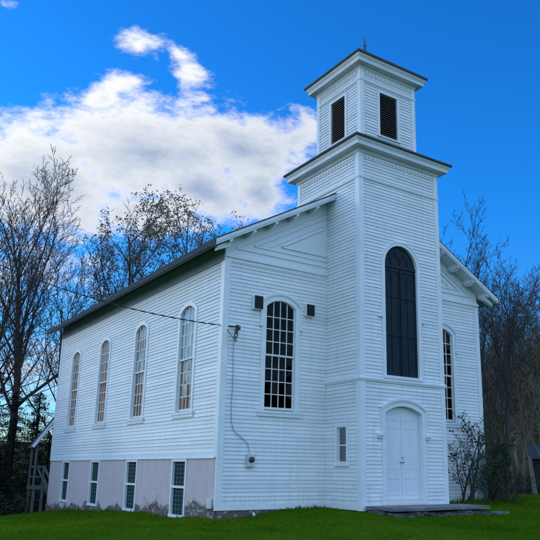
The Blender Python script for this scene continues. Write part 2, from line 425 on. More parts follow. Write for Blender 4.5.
def siding(P, lo, hi, z0, z1, holes=(), arches=()):
    """clapboards; lo/hi: functions of z giving the ends; holes: (u0,u1,za,zb); arches: (uc, r, zs) half circle holes"""
    mb = MB(); rng = random.Random(int(z0*100)+len(holes)); z = z0
    def cuts(zm):
        c = [(h[0], h[1]) for h in holes if h[2] < zm < h[3]]
        for uc, r, zs in arches:
            if zs <= zm < zs+r:
                w = math.sqrt(max(0, r*r-(zm-zs)**2)); c.append((uc-w, uc+w))
        return sorted(c)
    while z < z1-1e-4:
        zt = min(z+EXP+rng.uniform(-.0035,.0035), z1); hgt = EXP
        edges = {z, zt}
        for h in holes:
            for e in (h[2], h[3]):
                if z < e < zt: edges.add(e)
        for uc, r, zs in arches:
            if zt > zs and z < zs+r:
                for k in range(1, 8): edges.add(z+(zt-z)*k/8)
                for e in (zs, zs+r):
                    if z < e < zt: edges.add(e)
        es = sorted(edges); lap = LAP*rng.uniform(.85, 1.15)
        for a, b in zip(es[:-1], es[1:]):
            oa = lap*(1-(a-z)/hgt); ob = lap*(1-(b-z)/hgt); zm = (a+b)/2
            cs = cuts(zm)
            L0, L1, H0, H1 = lo(a), lo(b), hi(a), hi(b)
            if H0 <= L0 and H1 <= L1: continue
            segs = []; cl = (L0, L1)
            for c0, c1 in cs:
                if c0 > cl[0]: segs.append((cl, (c0, c0)))
                cl = (max(c1, cl[0]), max(c1, cl[1]))
            segs.append((cl, (H0, H1)))
            for (s0, s1), (e0, e1) in segs:
                if e0-s0 < 1e-4: continue
                e1 = max(e1, s1)
                mb.quad(P(s0,a,oa), P(e0,a,oa), P(e1,b,ob), P(s1,b,ob))
                if a == z: mb.quad(P(s0,a,0), P(e0,a,0), P(e0,a,oa), P(s0,a,oa))
        z = zt
    a_ = Vector(P(0,0,0)); flip = (Vector(P(1,0,0))-a_).cross(Vector((0,0,1))).dot(Vector(P(0,0,1))-a_) < 0
    if flip: mb.f = [tuple(reversed(f)) for f in mb.f]
    return mb
def const(c): return lambda z: c

def arch_out(uc, hw, z0, zs, rise, grow=0, n=18):
    """outline: up the left jamb, over the arch, down the right; rise==hw gives a half circle"""
    pts = [(uc-hw-grow, z0)]
    if abs(rise-hw) < 1e-6:
        for i in range(n+1):
            a = math.pi*(1-i/n); pts.append((uc+math.cos(a)*(hw+grow), zs+math.sin(a)*(hw+grow)))
    else:
        rad = (hw*hw+rise*rise)/(2*rise); cz = zs+rise-rad; r2 = rad+grow
        a0 = math.asin(min(1, (hw+grow)/r2))
        for i in range(n+1):
            a = -a0+2*a0*i/n; pts.append((uc+math.sin(a)*r2, cz+math.cos(a)*r2))
    pts.append((uc+hw+grow, z0)); return pts
def arch_z(u, uc, hw, zs, rise):
    if abs(rise-hw) < 1e-6: return zs+math.sqrt(max(0, hw*hw-(u-uc)**2))
    rad = (hw*hw+rise*rise)/(2*rise); return zs+rise-rad+math.sqrt(rad*rad-(u-uc)**2)

church = empty('church', (0,0,0))
tag(church, 'white clapboard country church with square front belfry tower on stone foundation', 'church')

# --- windows
WC, HW, Z0, ZS, RISE = 3.22, .5, 2.60, 5.50, .20
SIDE = [2.2, 5.8, 9.4, 12.95]
rw = random.Random(3)
def main_window(P, uc, reflection_sheet, label=None):
    mb = MB()
    A = arch_out(uc, HW, Z0-.02, ZS, RISE); B = arch_out(uc, HW, Z0-.02, ZS, RISE, .125 if reflection_sheet or P is PR else .145)
    mb.strip(P, A, B, -.10, .035)
    w = mb.build('window', M['trim'], church)
    if label: w['label'] = label
    # drip moulding over the head with label stops
    hd = MB()
    A2 = [p for p in arch_out(uc, HW, 4.95, ZS, RISE, .147)]; B2 = arch_out(uc, HW, 4.95, ZS, RISE, .185)
    hd.strip(P, A2, B2, 0, .06)
    A3 = A2[1:-1]; B3 = arch_out(uc, HW, 4.95, ZS, RISE, .205)[1:-1]
    hd.strip(P, [(a,b+.03) for a,b in A3], [(a,b+.03) for a,b in B3], .005, .07)
    for s in (-1, 1):
        hd.pbox(P, uc+s*(HW+.17)-.045, uc+s*(HW+.17)+.045, 4.89, 4.952, 0, .085)
    if P is PF: hd.build('hood_moulding', M['trim'], w)
    sl = MB(); sl.pbox(P, uc-HW-.22, uc+HW+.22, Z0-.10, Z0-.03, -.05, .07); sl.pbox(P, uc-HW-.20, uc+HW+.20, Z0-.19, Z0-.10, 0, .05)
    sl.build('sill', M['trim'], w)
    # two sashes
    for k, (za, zb, o) in enumerate(((Z0, 4.13, -.048), (4.09, None, -.018))):
        s = MB(); st = .045
        if zb is None:
            s.strip(P, arch_out(uc, HW-st, za, ZS, RISE-.01), arch_out(uc, HW-.002, za, ZS, RISE-.002), o-.03, o)
            s.pbox(P, uc-HW+.01, uc+HW-.01, za, za+.05, o-.031, o+.001); top = None
        else:
            for a in (-1, 1): s.pbox(P, uc+a*(HW-st/2)-st/2, uc+a*(HW-st/2)+st/2, za, zb, o-.03, o)
            s.pbox(P, uc-HW+st, uc+HW-st, zb-.045, zb, o-.031, o+.001); s.pbox(P, uc-HW+st, uc+HW-st, za, za+.07, o-.031, o+.001)
        mw = .024
        for i in (1, 2, 3):
            u = uc-HW+st+(2*HW-2*st)*i/4
            s.pbox(P, u-mw/2, u+mw/2, za+.045, (zb-.04) if zb else arch_z(u, uc, HW, ZS, RISE)-.03, o-.026, o-.002)
        rows = 4
        zt = zb-.045 if zb else ZS+.06
        zb0 = za+(.07 if zb else .05)
        for i in range(1, rows):
            zz = zb0+(zt-zb0)*i/rows
            s.pbox(P, uc-HW+st, uc+HW-st, zz-mw/2, zz+mw/2, o-.027, o-.003)
        s.build('sash', M['sash'], w)
    g = MB()
    # individual panes, each set very slightly out of true as old glass is
    for k, (za, zb, o) in enumerate(((Z0+.05, 4.1, -.063), (4.12, None, -.033))):
        for i in range(4):
            ua = uc-HW+.03+(2*HW-.06)*i/4; ub = uc-HW+.03+(2*HW-.06)*(i+1)/4
            zt = zb if zb else ZS+.06
            for j in range(4):
                a = za+(zt-za)*j/4; b = za+(zt-za)*(j+1)/4
                if zb is None and j == 3: b = min(arch_z(ua, uc, HW, ZS, RISE), arch_z(ub, uc, HW, ZS, RISE))
                t1, t2 = rw.uniform(-.003,.003), rw.uniform(-.003,.003)
                g.quad(P(ua,a,o-t1-t2), P(ub,a,o+t1-t2), P(ub,b,o+t1+t2), P(ua,b,o-t1+t2))
                if zb is None and j == 3: g.quad(P(ua,b,o), P(ub,b,o), P(ub,arch_z(ub,uc,HW,ZS,RISE)-.005,o), P(ua,arch_z(ua,uc,HW,ZS,RISE)-.005,o))
    g.build('glass', M['glass'], w, fix=False)
    if reflection_sheet:
        c = MB(); nn = 40; pr = None  # rippled sheet behind the panes that carries their painted reflection
        for i in range(nn+1):
            u = uc-HW-.3+(2*HW+.6)*i/nn; o = -.135+.018*math.sin(i*1.3)+.008*math.sin(i*2.9+1)
            if pr: c.quad(P(pr[0],Z0-.1,pr[1]), P(u,Z0-.1,o), P(u,5.9,o), P(pr[0],5.9,pr[1]))
            pr = (u, o)
        c.build('reflection_sheet', M['reflection_sheet'], w, fix=False, smooth=True)
    return w
def hole(uc): return (uc-HW-.12, uc+HW+.12, Z0-.08, ZS+.02)
def arch_slices(uc):   # extra rect holes that follow the segmental head
    out = []
    for i in range(5):
        za = ZS+.02+i*.055; zb = za+.055
        hw = HW+.12
        rad = (HW*HW+RISE*RISE)/(2*RISE); cz = ZS+RISE-rad; r2 = rad+.105
        t = r2*r2-(zb-cz)**2
        if t > 0: out.append((uc-min(hw, math.sqrt(t)), uc+min(hw, math.sqrt(t)), za, zb))
    return out
# --- walls
zf = 6.70
fh = [hole(-WC), hole(WC)]+arch_slices(-WC)+arch_slices(WC)
def ft(z): return T-.02
UZ = lambda x: 10.0-SL*abs(x)      # underside of roof over the wall
for s in (-1, 1):
    hs = [h for h in fh if h[0]*s > 0]
    q = siding(PF, const(-W+.02), const(-T), .12, zf, hs) if s < 0 else siding(PF, const(T), const(W-.02), .12, zf, hs)
    wf = q.build('front_wall', M['siding'], church, fix=False)
    a, b = (-W+.15, -T-.01) if s < 0 else (T+.01, W-.15)
    wt = MB(); wt.pbox(PF, a, b, -.02, .13, -.02, .024); wt.build('base_board', M['trim'], wf)
    # flush boarded gable with nested triangular mouldings
    fl = MB(); fl.poly(PF, [(s*(W-.0),6.80),(s*(T+.0),6.80),(s*T,UZ(T)),(s*W,UZ(W))], -.05, .004)
    fl.build('gable_boards', M['flush'], wf)
    gm = MB(); a, b = sorted((s*(T+.01), s*(W+.03)))
    gm.pbox(PF, a, b, 6.70, 6.78, -.01, .07); gm.pbox(PF, a, b, 6.78, 6.83, -.01, .045); gm.pbox(PF, a, b, 6.60, 6.70, -.01, .03)
    gm.build('belt_moulding', M['trim'], wf)
    def line(p, q, w, o):
        g_ = MB(); (u0,z0),(u1,z1) = p,q; d = math.hypot(u1-u0,z1-z0); nu,nz = -(z1-z0)/d*w/2,(u1-u0)/d*w/2
        g_.poly(PF, [(s*(u0-nu),z0-nz),(s*(u1-nu),z1-nz),(s*(u1+nu),z1+nz),(s*(u0+nu),z0+nz)], .002, o)
        g_.build('gable_moulding', M['trim'], wf)
    r = T+.02
    line((4.75,7.01),(r,7.01),.05,.032); line((4.72,7.04),(r,7.04+SL*(4.72-r)),.06,.036)
    line((4.15,7.17),(r,7.17),.03,.028); line((4.15,7.18),(r,7.18+SL*(4.15-r)),.05,.04)
    line((3.65,7.24),(r,7.24+SL*(3.65-r)),.03,.028)
    line((3.25,7.33),(r,7.33),.045,.042); line((3.25,7.34),(r+.12,7.34+SL*(3.13-r)),.045,.042)

def side_wall(P, name):
    hs = []
    for y in SIDE: hs += [hole(y)]+arch_slices(y)
    o = siding(P, const(.02), const(L-.02), 1.44, 6.60, hs).build(name, M['siding'], church, fix=False)
    b = MB(); b.pbox(P, .10, L-.10, 1.30, 1.45, -.02, .026); b.pbox(P, .10, L-.10, 1.27, 1.31, -.02, .045); b.build('base_board', M['trim'], o)
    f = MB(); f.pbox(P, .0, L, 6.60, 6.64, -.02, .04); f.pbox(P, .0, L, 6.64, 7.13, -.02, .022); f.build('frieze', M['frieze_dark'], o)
    return o
side_wall(PL, 'side_wall'); side_wall(PR, 'side_wall')
rb = siding(PB, lambda z: -min(W, max(0,(10.0-z)/SL)), lambda z: min(W, max(0,(10.0-z)/SL)), 1.44, 9.95)
rb.build('rear_wall', M['siding'], church, fix=False)
# corner boards
for sx in (-1, 1):
    cb = MB()
    x0, x1 = sorted((sx*(W+.028), sx*(W-.16))); cb.box(x0, -.028, -.02, x1, .02, 6.60)
    x0, x1 = sorted((sx*(W+.028), sx*(W-.02))); cb.box(x0, .02, 1.30 if sx < 0 else .1, x1, .17, 6.60)
    cb.build('corner_board', M['trim'], church)
    cb = MB(); cb.box(x0, L-.16, 1.3, x1, L+.028, 6.60)
    x2, x3 = sorted((sx*(W-.02), sx*(W-.16))); cb.box(x2, L-.02, 1.3, x3, L+.028, 6.66)
    cb.build('corner_board', M['trim'], church)

for s in (-1, 1): main_window(PF, s*WC, False)
for y in SIDE: main_window(PL, y, True)
for y in SIDE: main_window(PR, y, True)  # same sheets added on the unseen side, to stop light showing through

# --- foundation with openings for the basement windows
BW = .47; BZ0, BZ1 = -.22, 1.24
fd = MB()
def slab_wall(P, u0, u1, z0, z1, o0, o1, holes):
    us = [u0]
    for a, b in holes: us += [a, b]
    us.append(u1)
    for i in range(0, len(us), 2): fd.pbox(P, us[i], us[i+1], z0, z1, o0, o1)
    for a, b in holes: fd.pbox(P, a, b, z0, BZ0-.06, o0, o1)
slab_wall(PL, .03, L-.03, -2.2, 1.27, -.4, .005, [(y+.05-BW, y+.05+BW) for y in SIDE])
fd.pbox(PR, .03, L-.03, -2.2, 1.27, -.4, .005)
fd.pbox(PF, -W+.045, -T, -2.2, -.02, -.4, -.002); fd.pbox(PF, T, W-.045, -2.2, -.02, -.4, -.002)
fd.pbox(PB, -W+.045, W-.045, -2.2, 1.4, -.4, -.002)
fd.box(-T+.05, -T+.05, -2.2, T-.05, .2, -.01)
fd.build('foundation', M['foundation'], church)
for y in SIDE:
    y += .05; mb = MB()
    w_ = .075
    for s in (-1, 1): mb.pbox(PL, y+s*(BW-w_/2+.02)-w_/2, y+s*(BW-w_/2+.02)+w_/2, BZ0-.05, BZ1+.03, -.12, .03)
    mb.pbox(PL, y-BW+.055, y+BW-.055, BZ1-.045, BZ1+.029, -.12, .028); mb.pbox(PL, y-BW-.03, y+BW+.03, BZ0-.10, BZ0-.02, -.12, .05)
    mb.pbox(PL, y-BW+.055, y+BW-.055, .475, .54, -.10, .015)
    b = mb.build('basement_window', M['trim'], church)
    s = MB(); a = y-BW+.055; c = y+BW-.055
    s.pbox(PL, a, c, BZ0-.02, .475, -.06, -.05); s.pbox(PL, a, c, .54, BZ1-.045, -.06, -.05)
    s.build('screen', M['basement_screen'], b); s = MB()
    for k in range(1, 4):
        u = a+(c-a)*k/4; s.pbox(PL, u-.008, u+.008, BZ0-.02, BZ1-.045, -.05, -.038)
    for k in range(1, 12):
        z = BZ0+(BZ1-BZ0)*k/12; s.pbox(PL, a, c, z-.006, z+.006, -.05, -.04)
    s.build('grid', M['grid'], b)

# --- interior shell so that the windows look into a room
it = MB()
it.box(-W+.45, .45, .9, W-.45, L-.3, .95)
it.build('interior_floor', M['floor'], church)

# --- main roof
EX = 5.64; YF, YB = -.48, L+.48
EZ = 7.0
def rz(x): return EZ+SL*(EX-abs(x))
rf = MB(); shg = MB()
TH = .16
for s in (-1, 1):
    for (mb, za, zb, ex, yf, yb) in ((rf, -TH, -.022, 0, YF, YB), (shg, -.022, .022, .03, YF-.03, YB+.03)):
        v = []
        for y in (yf, yb):
            v += [(s*(EX+ex), y, EZ+za-SL*ex), (0, y, rz(0)+za), (0, y, rz(0)+zb), (s*(EX+ex), y, EZ+zb-SL*ex)]
        mb.add(v, [(0,1,2,3),(4,7,6,5),(0,4,5,1),(3,2,6,7),(0,3,7,4)])
roof = shg.build('roof', M['roofing'], church)
rf.build('soffit_boards', M['cornice'], roof)
for s in (-1, 1):
    fa = MB()
    # raking crown and lower fascia at the front
    for y0, y1, za, zb in ((YF-.035, YF-.002, -.13, -.024), (YF-.018, YF-.002, -.19, -.13)):
        for ya, yb in ((y0, y1), (L+.48+.002, L+.48+.03)):
            v = [(s*EX, ya, EZ+za), (0, ya, rz(0)+za), (0, ya, rz(0)+zb), (s*EX, ya, EZ+zb), (s*EX, yb, EZ+za), (0, yb, rz(0)+za), (0, yb, rz(0)+zb), (s*EX, yb, EZ+zb)]
            fa.add(v, [(0,1,2,3),(4,7,6,5),(0,4,5,1),(3,2,6,7),(0,3,7,4)])
    fa.build('fascia', M['cornice'], roof)
    x0, x1 = sorted((s*(EX+.002), s*(EX+.03)))
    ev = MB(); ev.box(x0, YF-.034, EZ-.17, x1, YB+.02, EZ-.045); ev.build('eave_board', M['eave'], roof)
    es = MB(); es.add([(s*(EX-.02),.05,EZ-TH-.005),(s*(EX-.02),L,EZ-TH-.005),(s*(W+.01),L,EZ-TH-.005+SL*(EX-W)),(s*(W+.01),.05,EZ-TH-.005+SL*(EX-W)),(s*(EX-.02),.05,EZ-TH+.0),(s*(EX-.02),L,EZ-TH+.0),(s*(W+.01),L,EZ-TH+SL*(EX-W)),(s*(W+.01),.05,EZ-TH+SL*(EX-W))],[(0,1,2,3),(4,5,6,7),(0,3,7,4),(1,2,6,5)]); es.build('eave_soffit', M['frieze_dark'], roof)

# brackets (purlin ends) under the rakes and lookouts under the eaves
for s in (-1, 1):
    for k in range(6):
        x = 5.15-k*.72
        if x < T: continue
        b = MB(); zc = rz(x)-TH
        b.box(s*x-.06, -.36, zc-.15, s*x+.06, -.03, zc-.001)
        b.box(s*x-.05, YF+.012, zc-.10, s*x+.05, -.358, zc-.001)
        # cut the block along the roof slope by shearing it
        b.v = [(x_, y_, z_-SL*(abs(x_)-x)) for (x_, y_, z_) in b.v]
        b.build('bracket', M['trim'], roof)
lk = MB()
for s in (-1, 1):
    x0, x1 = sorted((s*(W+.03), s*(W+.44)))
    b = MB(); b.box(x0, -.34, 6.93, x1, -.20, 7.10); b.v = [(x_, y_, z_-(SL*(abs(x_)-W) if z_ > 7 else SL*.8*(abs(x_)-W))) for x_, y_, z_ in b.v]; b.build('bracket', M['trim'], roof)

# --- tower
AW, AZ0, AZS = .64, 3.62, 6.92          # arched opening
DHW, DZ0, DZS, DR = .70, .16, 2.58, .20
TZ = 10.36
dh = (-DHW-.10, DHW+.02, -.1, DZS-.0)
tw = MB()
def dslice():
    out = []
    rad = (DHW*DHW+DR*DR)/(2*DR); cz = DZS+DR-rad; r2 = rad+.10
    for i in range(6):
        za = DZS+i*.05; t = r2*r2-(za+.05-cz)**2
        if t > 0: h = min(DHW+.1, math.sqrt(t)); out.append((-.05-h, -.05+h, za, za+.05))
    return out
q = siding(TF, const(-T+.02), const(T-.02), .12, TZ-.02, [(-.04-AW-.06, -.04+AW+.06, AZ0-.08, AZS), (-.05-DHW-.1, -.05+DHW+.1, -.1, DZS)]+dslice(), [(-.04, AW+.06, AZS)]); tw.add(q.v, q.f)
SW = (-.98, -.56, 1.20, 2.18)
q = siding(TL, const(-T+.02), const(T-.02), .12, TZ-.02, [(SW[0]-.05, SW[1]+.05, SW[2]-.05, SW[3]+.05)]); tw.add(q.v, q.f)
q = siding(TR, const(-T+.02), const(T-.02), .12, TZ-.02); tw.add(q.v, q.f)
q = siding(TB, const(-T+.02), const(T-.02), 9.0, TZ-.02); tw.add(q.v, q.f)
tower = tw.build('tower', M['siding'], church, fix=False)
def corner_posts(P4, h, z0, z1, w, nm, parent):
    for sx in (-1, 1):
        for sy in (-1, 1):
            mb = MB()
            xa, xb = sorted((sx*(h+.028), sx*(h-w))); ya, yb = sorted((sy*(h+.028), sy*(h+.0)))
            mb.box(xa, ya, z0, xb, yb, z1)
            xa, xb = sorted((sx*(h+.028), sx*(h+.0))); ya, yb = sorted((sy*(h+.0), sy*(h-w)))
            mb.box(xa, ya, z0, xb, yb, z1); mb.build(nm, M['trim'], parent)
corner_posts(None, T, -.03, TZ+.01, .15, 'corner_board', tower)
def ring(h, prof, mb, m=0):
    """mitred square moulding: prof is a list of (out, z)"""
    n = len(prof)
    b = len(mb.v)
    for o, z in prof:
        r = h+o
        mb.v += [(-r,-r,z),(r,-r,z),(r,r,z),(-r,r,z)]
    for i in range(n-1):
        for j in range(4):
            k = (j+1) % 4; mb.f.append((b+i*4+j, b+i*4+k, b+(i+1)*4+k, b+(i+1)*4+j)); mb.m.append(m)
mb = MB()
ring(T, [(0,3.40),(.04,3.40),(.05,3.44),(.065,3.45),(.065,3.50),(.03,3.53),(0,3.54)], mb); mb.build('belt_moulding', M['trim'], tower)
mb = MB(); ring(T, [(0,9.42),(.035,9.42),(.05,9.46),(.05,9.50),(.02,9.53),(0,9.53)], mb); mb.build('belt_moulding', M['trim'], tower)
bb = MB(); bb.pbox(TL, -T+.15, -.0, -.02, .13, 0, .024); bb.build('base_board', M['trim'], tower); bb = MB(); bb.pbox(TR, -T+.15, 0, .02, .13, 0, .024)
bb.build('base_board', M['trim'], tower); bb = MB(); bb.pbox(TF, -T+.15, -.05-DHW-.14, -.02, .13, 0, .024); bb.build('base_board', M['trim'], tower); bb = MB(); bb.pbox(TF, -.05+DHW+.14, T-.15, -.02, .13, 0, .024)
bb.build('base_board', M['trim'], tower)
def dentil(h, z, P4, parent, step=.155):
    mb = MB()
    for P in P4:
        mb.pbox(P, -h+.14, h-.14, z+.055, z+.095, 0, .035)
        n = int((2*h-.3)/step)
        for i in range(n):
            u = -h+.15+step*(i+.5)+((2*h-.3)-n*step)/2
            mb.poly(P, [(u-step*.42,z+.055),(u,z-.03),(u+step*.42,z+.055)], .0, .032)
    mb.build('sawtooth_trim', M['trim'], parent)
dentil(T, 10.10, (TF,TL,TR,TB), tower)
# lower cornice and its sloping skirt
mb = MB(); ring(T, [(0,10.24),(.05,10.24),(.07,10.30),(.09,10.345),(.27,10.355),(.275,10.36),(.275,10.42),(.285,10.47),(.31,10.50),(.34,10.56),(.355,10.575)], mb); cn = mb.build('cornice', M['cornice'], tower)
mb = MB(); ring(T, [(.33,10.560),(.385,10.57),(.385,10.63),(-.40,10.86),(-.48,10.87)], mb); mb.build('skirt_roof', M['roofing'], cn)

# arched louvred opening
aw = MB(); A = arch_out(-.04, AW, AZ0, AZS, AW); B = arch_out(-.04, AW, AZ0, AZS, AW, .10)
aw.strip(TF, A, B, -.08, .04); aw.strip(TF, arch_out(-.04, AW, AZ0, AZS, AW, .10), arch_out(-.04, AW, AZ0, AZS, AW, .125), 0, .055)
aw.pbox(TF, -.04-AW-.12, -.04+AW+.12, AZ0-.09, AZ0-.002, -.05, .07)
for s in (-1, 1): aw.pbox(TF, -.04+s*(AW+.12)-(.14 if s<0 else .0), -.04+s*(AW+.12)+(.0 if s<0 else .14), 5.28, 5.33, 0, .07)
awo = aw.build('arched_shutter_frame', M['trim'], church)
sh = MB(); u0 = -.04
sh.poly(TF, arch_out(u0, AW-.0, AZ0, AZS, AW), -.075, -.06)
def vb(ua, ub, za, zb, o=-.03): sh.pbox(TF, ua, ub, za, zb, -.06, o)
for s in (-1, 1):
    c = u0+s*.315
    for e in (-.30, 0, .30): vb(c+e-(.03 if e else .02), c+e+(.03 if e else .02), AZ0+.01, AZS-.1, -.035)
    for z in (AZ0+.05, 4.85, 6.0, AZS-.12): vb(c-.27, c+.27, z-.045, z+.045, -.04)
vb(u0-AW+.005, u0+AW-.005, AZS-.06, AZS+.03, -.02)
# interlaced pointed tracery in the head
for k in range(4):
    ca = u0-.48+.32*k
    for s in (-1, 1):
        pr = None
        for i in range(9):
            a = i/8*1.15
            p = (ca+s*(.32-.32*math.cos(a)) - s*.16, AZS+.03+.42*math.sin(a))
            if math.hypot(p[0]-u0, p[1]-AZS) > AW-.02: break
            if pr: 
                x0_, z0_ = pr; x1_, z1_ = p
                sh.poly(TF, [(x0_-.012,z0_),(x0_+.012,z0_),(x1_+.012,z1_),(x1_-.012,z1_)], -.06, -.04)
            pr = p
sh.build('shutter', M['shutter'], awo)

# small window on the tower's left side
u0_, u1_, z0_, z1_ = SW
sw = MB()
for a, b, c, d in ((u0_-.09,u0_,z0_-.03,z1_),(u1_,u1_+.09,z0_-.03,z1_),(u0_-.09,u1_+.09,z1_,z1_+.09)): sw.pbox(TL, a, b, c, d, -.08, .035)
sw.pbox(TL, u0_-.13, u1_+.13, z0_-.09, z0_-.031, -.05, .065)
smw = sw.build('small_window', M['trim'], church)
sw = MB(); um = (u0_+u1_)/2
for a, b, c, d in ((u0_,u0_+.035,z0_,z1_),(u1_-.035,u1_,z0_,z1_),(u0_+.035,u1_-.035,z0_,z0_+.045),(u0_+.035,u1_-.035,z1_-.035,z1_),(u0_+.035,u1_-.035,1.66,1.70)): sw.pbox(TL, a, b, c-.03 if c==z0_ else c, d, -.06, -.03)
sw.build('sash', M['sash'], smw)
g = MB(); g.quad(TL(u0_,z0_,-.045), TL(u1_,z0_,-.045), TL(u1_,z1_,-.045), TL(u0_,z1_,-.045)); g.build('glass', M['glass'], smw, fix=False)
g = MB(); g.quad(TL(u0_-.1,z0_-.1,-.11), TL(u1_+.1,z0_-.1,-.11), TL(u1_+.1,z1_+.1,-.11), TL(u0_-.1,z1_+.1,-.11)); g.build('dark_backing', M['basement_screen'], smw, fix=False)  # dark sheet added behind the glass in place of an unlit interior

# front double door
dc = -.05
dr = MB(); A = arch_out(dc, DHW, -.02, DZS, DR); B = arch_out(dc, DHW, -.02, DZS, DR, .125)
dr.strip(TF, A, B, -.2, .04)
door = dr.build('door', M['trim'], church)
hd = MB(); A = arch_out(dc, DHW, 2.0, DZS, DR, .125); B = arch_out(dc, DHW, 2.0, DZS, DR, .165); hd.strip(TF, A, B, 0, .065)
A = [(a,b+.03) for a,b in arch_out(dc, DHW, 2.0, DZS, DR, .13)[1:-1]]; B = [(a,b+.03) for a,b in arch_out(dc, DHW, 2.0, DZS, DR, .19)[1:-1]]; hd.strip(TF, A, B, .005, .08)
for s in (-1, 1):
    hd.pbox(TF, dc+s*(DHW+.20)-.09, dc+s*(DHW+.20)+.09, 1.93, 2.0, 0, .12); hd.pbox(TF, dc+s*(DHW+.20)-.06, dc+s*(DHW+.20)+.06, 1.87, 1.93, 0, .08)
hd.build('hood_moulding', M['trim'], door)
for s in (-1, 1):
    lf = MB(); ua, ub = sorted((dc+s*.004, dc+s*(DHW-.004)))
    n_a = 8; pts = [(ua, DZ0+.10), (ub, DZ0+.10)] + [(ub+(ua-ub)*i/n_a, arch_z(ub+(ua-ub)*i/n_a, dc, DHW, DZS, DR)-.006) for i in range(n_a+1)]
    lf.poly(TF, pts, -.17, -.13)
    st = .09
    fr = [(ua+.004,ua+st,DZ0+.11,2.46),(ub-st,ub-.004,DZ0+.11,2.46)]
    for a,b,c,d in fr: lf.pbox(TF, a, b, c, d, -.13, -.122)
    cm = (ua+ub)/2
    for zc_ in (.40, .84, 1.10, 2.20, 2.44): lf.pbox(TF, ua+st, ub-st, zc_-.05, zc_+.05, -.13, -.1215)
    for za, zb in ((.45,.79),(1.15,2.15)):
        lf.pbox(TF, cm-.035, cm+.035, za, zb, -.13, -.1225)
        for a, b in ((ua+st,cm-.035),(cm+.035,ub-st)): lf.pbox(TF, a+.035, b-.035, za+.035, zb-.035, -.13, -.1245)
    for a, b in ((ua+st,cm-.035),(cm+.035,ub-st)): lf.pbox(TF, a+.03, b-.03, .92, 1.02, -.13, -.124)
    leaf = lf.build('door_leaf', M['door'], door)
    kn = MB(); kx = dc+(.045 if s > 0 else -.045)
    kn.tube([TF(kx,1.23,-.122), TF(kx,1.23,-.095), TF(kx,1.23,-.08), TF(kx,1.23,-.07)], [.01,.01,.02,.01], 10)
    if s > 0: kn.pbox(TF, kx-.012, kx+.012, 1.34, 1.38, -.1215, -.11)
    kn.build('knob', M['metal_dark'], leaf, smooth=True)
th = MB(); th.pbox(TF, dc-DHW-.02, dc+DHW+.02, DZ0-.06, DZ0+.09, -.2, .0); th.pbox(TF, dc-DHW-.0, dc+DHW+.0, DZ0+.09, DZ0+.10, -.2, -.12)
th.pbox(TF, dc-DHW-.04, dc+DHW+.04, DZ0-.06, DZ0-.01, .0, .06)
th.build('threshold', M['sash'], door)

# --- belfry
LV = (-.375, .375, 11.36, 12.84)
bz0, bz1 = 10.80, 13.56
bf = MB()
for P in (BF, BL, BR, BB):
    q = siding(P, const(-Bw+.02), const(Bw-.02), bz0, bz1-.02, [(LV[0]-.05, LV[1]+.05, LV[2]-.05, LV[3]+.05)]); bf.add(q.v, q.f)
bel = bf.build('belfry', M['siding'], church, fix=False)
corner_posts(None, Bw, bz0, bz1+.01, .13, 'corner_board', bel)
mb = MB(); ring(Bw, [(0,13.03),(.03,13.03),(.05,13.07),(.05,13.11),(.02,13.14),(0,13.14)], mb); mb.build('belt_moulding', M['trim'], bel)
dentil(Bw, 13.34, (BF,BL,BR,BB), bel, .14)
mb = MB(); ring(Bw, [(0,13.46),(.04,13.46),(.06,13.52),(.08,13.555),(.24,13.565),(.245,13.57),(.245,13.63),(.26,13.68),(.29,13.72),(.315,13.77),(.325,13.79)], mb); c2 = mb.build('cornice', M['cornice'], bel)
br = MB(); ring(Bw, [(.30,13.775),(.355,13.79),(.355,13.86),(-.3,14.28),(-Bw+.05,14.78)], br); br.box(-.06,-.06,14.7,.06,.06,14.8); br_o = br.build('belfry_roof', M['roofing'], church)
fn = MB(); fn.tube([(0,0,14.72),(0,0,14.82),(0,0,14.95),(0,0,15.08),(0,0,15.25),(0,0,15.28),(0,0,15.33),(0,0,15.38),(0,0,15.41),(0,0,15.55),(0,0,15.72)],
   [.16,.15,.10,.065,.045,.045,.075,.045,.03,.022,.006], 10)
fn.build('finial', M['finial'], br_o, smooth=True)
for P, nm in ((BF,''),(BL,''),(BR,''),(BB,'')):
    fr = MB()
    for a, b, c, d in ((LV[0]-.09,LV[0],LV[2]-.03,LV[3]),(LV[1],LV[1]+.09,LV[2]-.03,LV[3]),(LV[0]-.09,LV[1]+.09,LV[3],LV[3]+.09)): fr.pbox(P, a, b, c, d, -.12, .035)
    fr.pbox(P, LV[0]-.12, LV[1]+.12, LV[2]-.08, LV[2]-.031, -.1, .06)
    f = fr.build('louver_opening', M['trim'], church)
    sl = MB(); k = 19
    for i in range(k):
        z = LV[2]-.03+(LV[3]-LV[2]+.03)*i/k
        sl.add([P(LV[0],z,-.012),P(LV[1],z,-.012),P(LV[1],z+.075,-.075),P(LV[0],z+.075,-.075),P(LV[0],z+.012,-.008),P(LV[1],z+.012,-.008),P(LV[1],z+.087,-.071),P(LV[0],z+.087,-.071)],
               [(0,1,2,3),(4,5,6,7),(0,1,5,4),(2,3,7,6)])
    sl.pbox(P, LV[0]-.01, LV[1]+.01, LV[2]-.03, LV[3], -.14, -.11)
    sl.build('louver', M['dark_louver'], f)

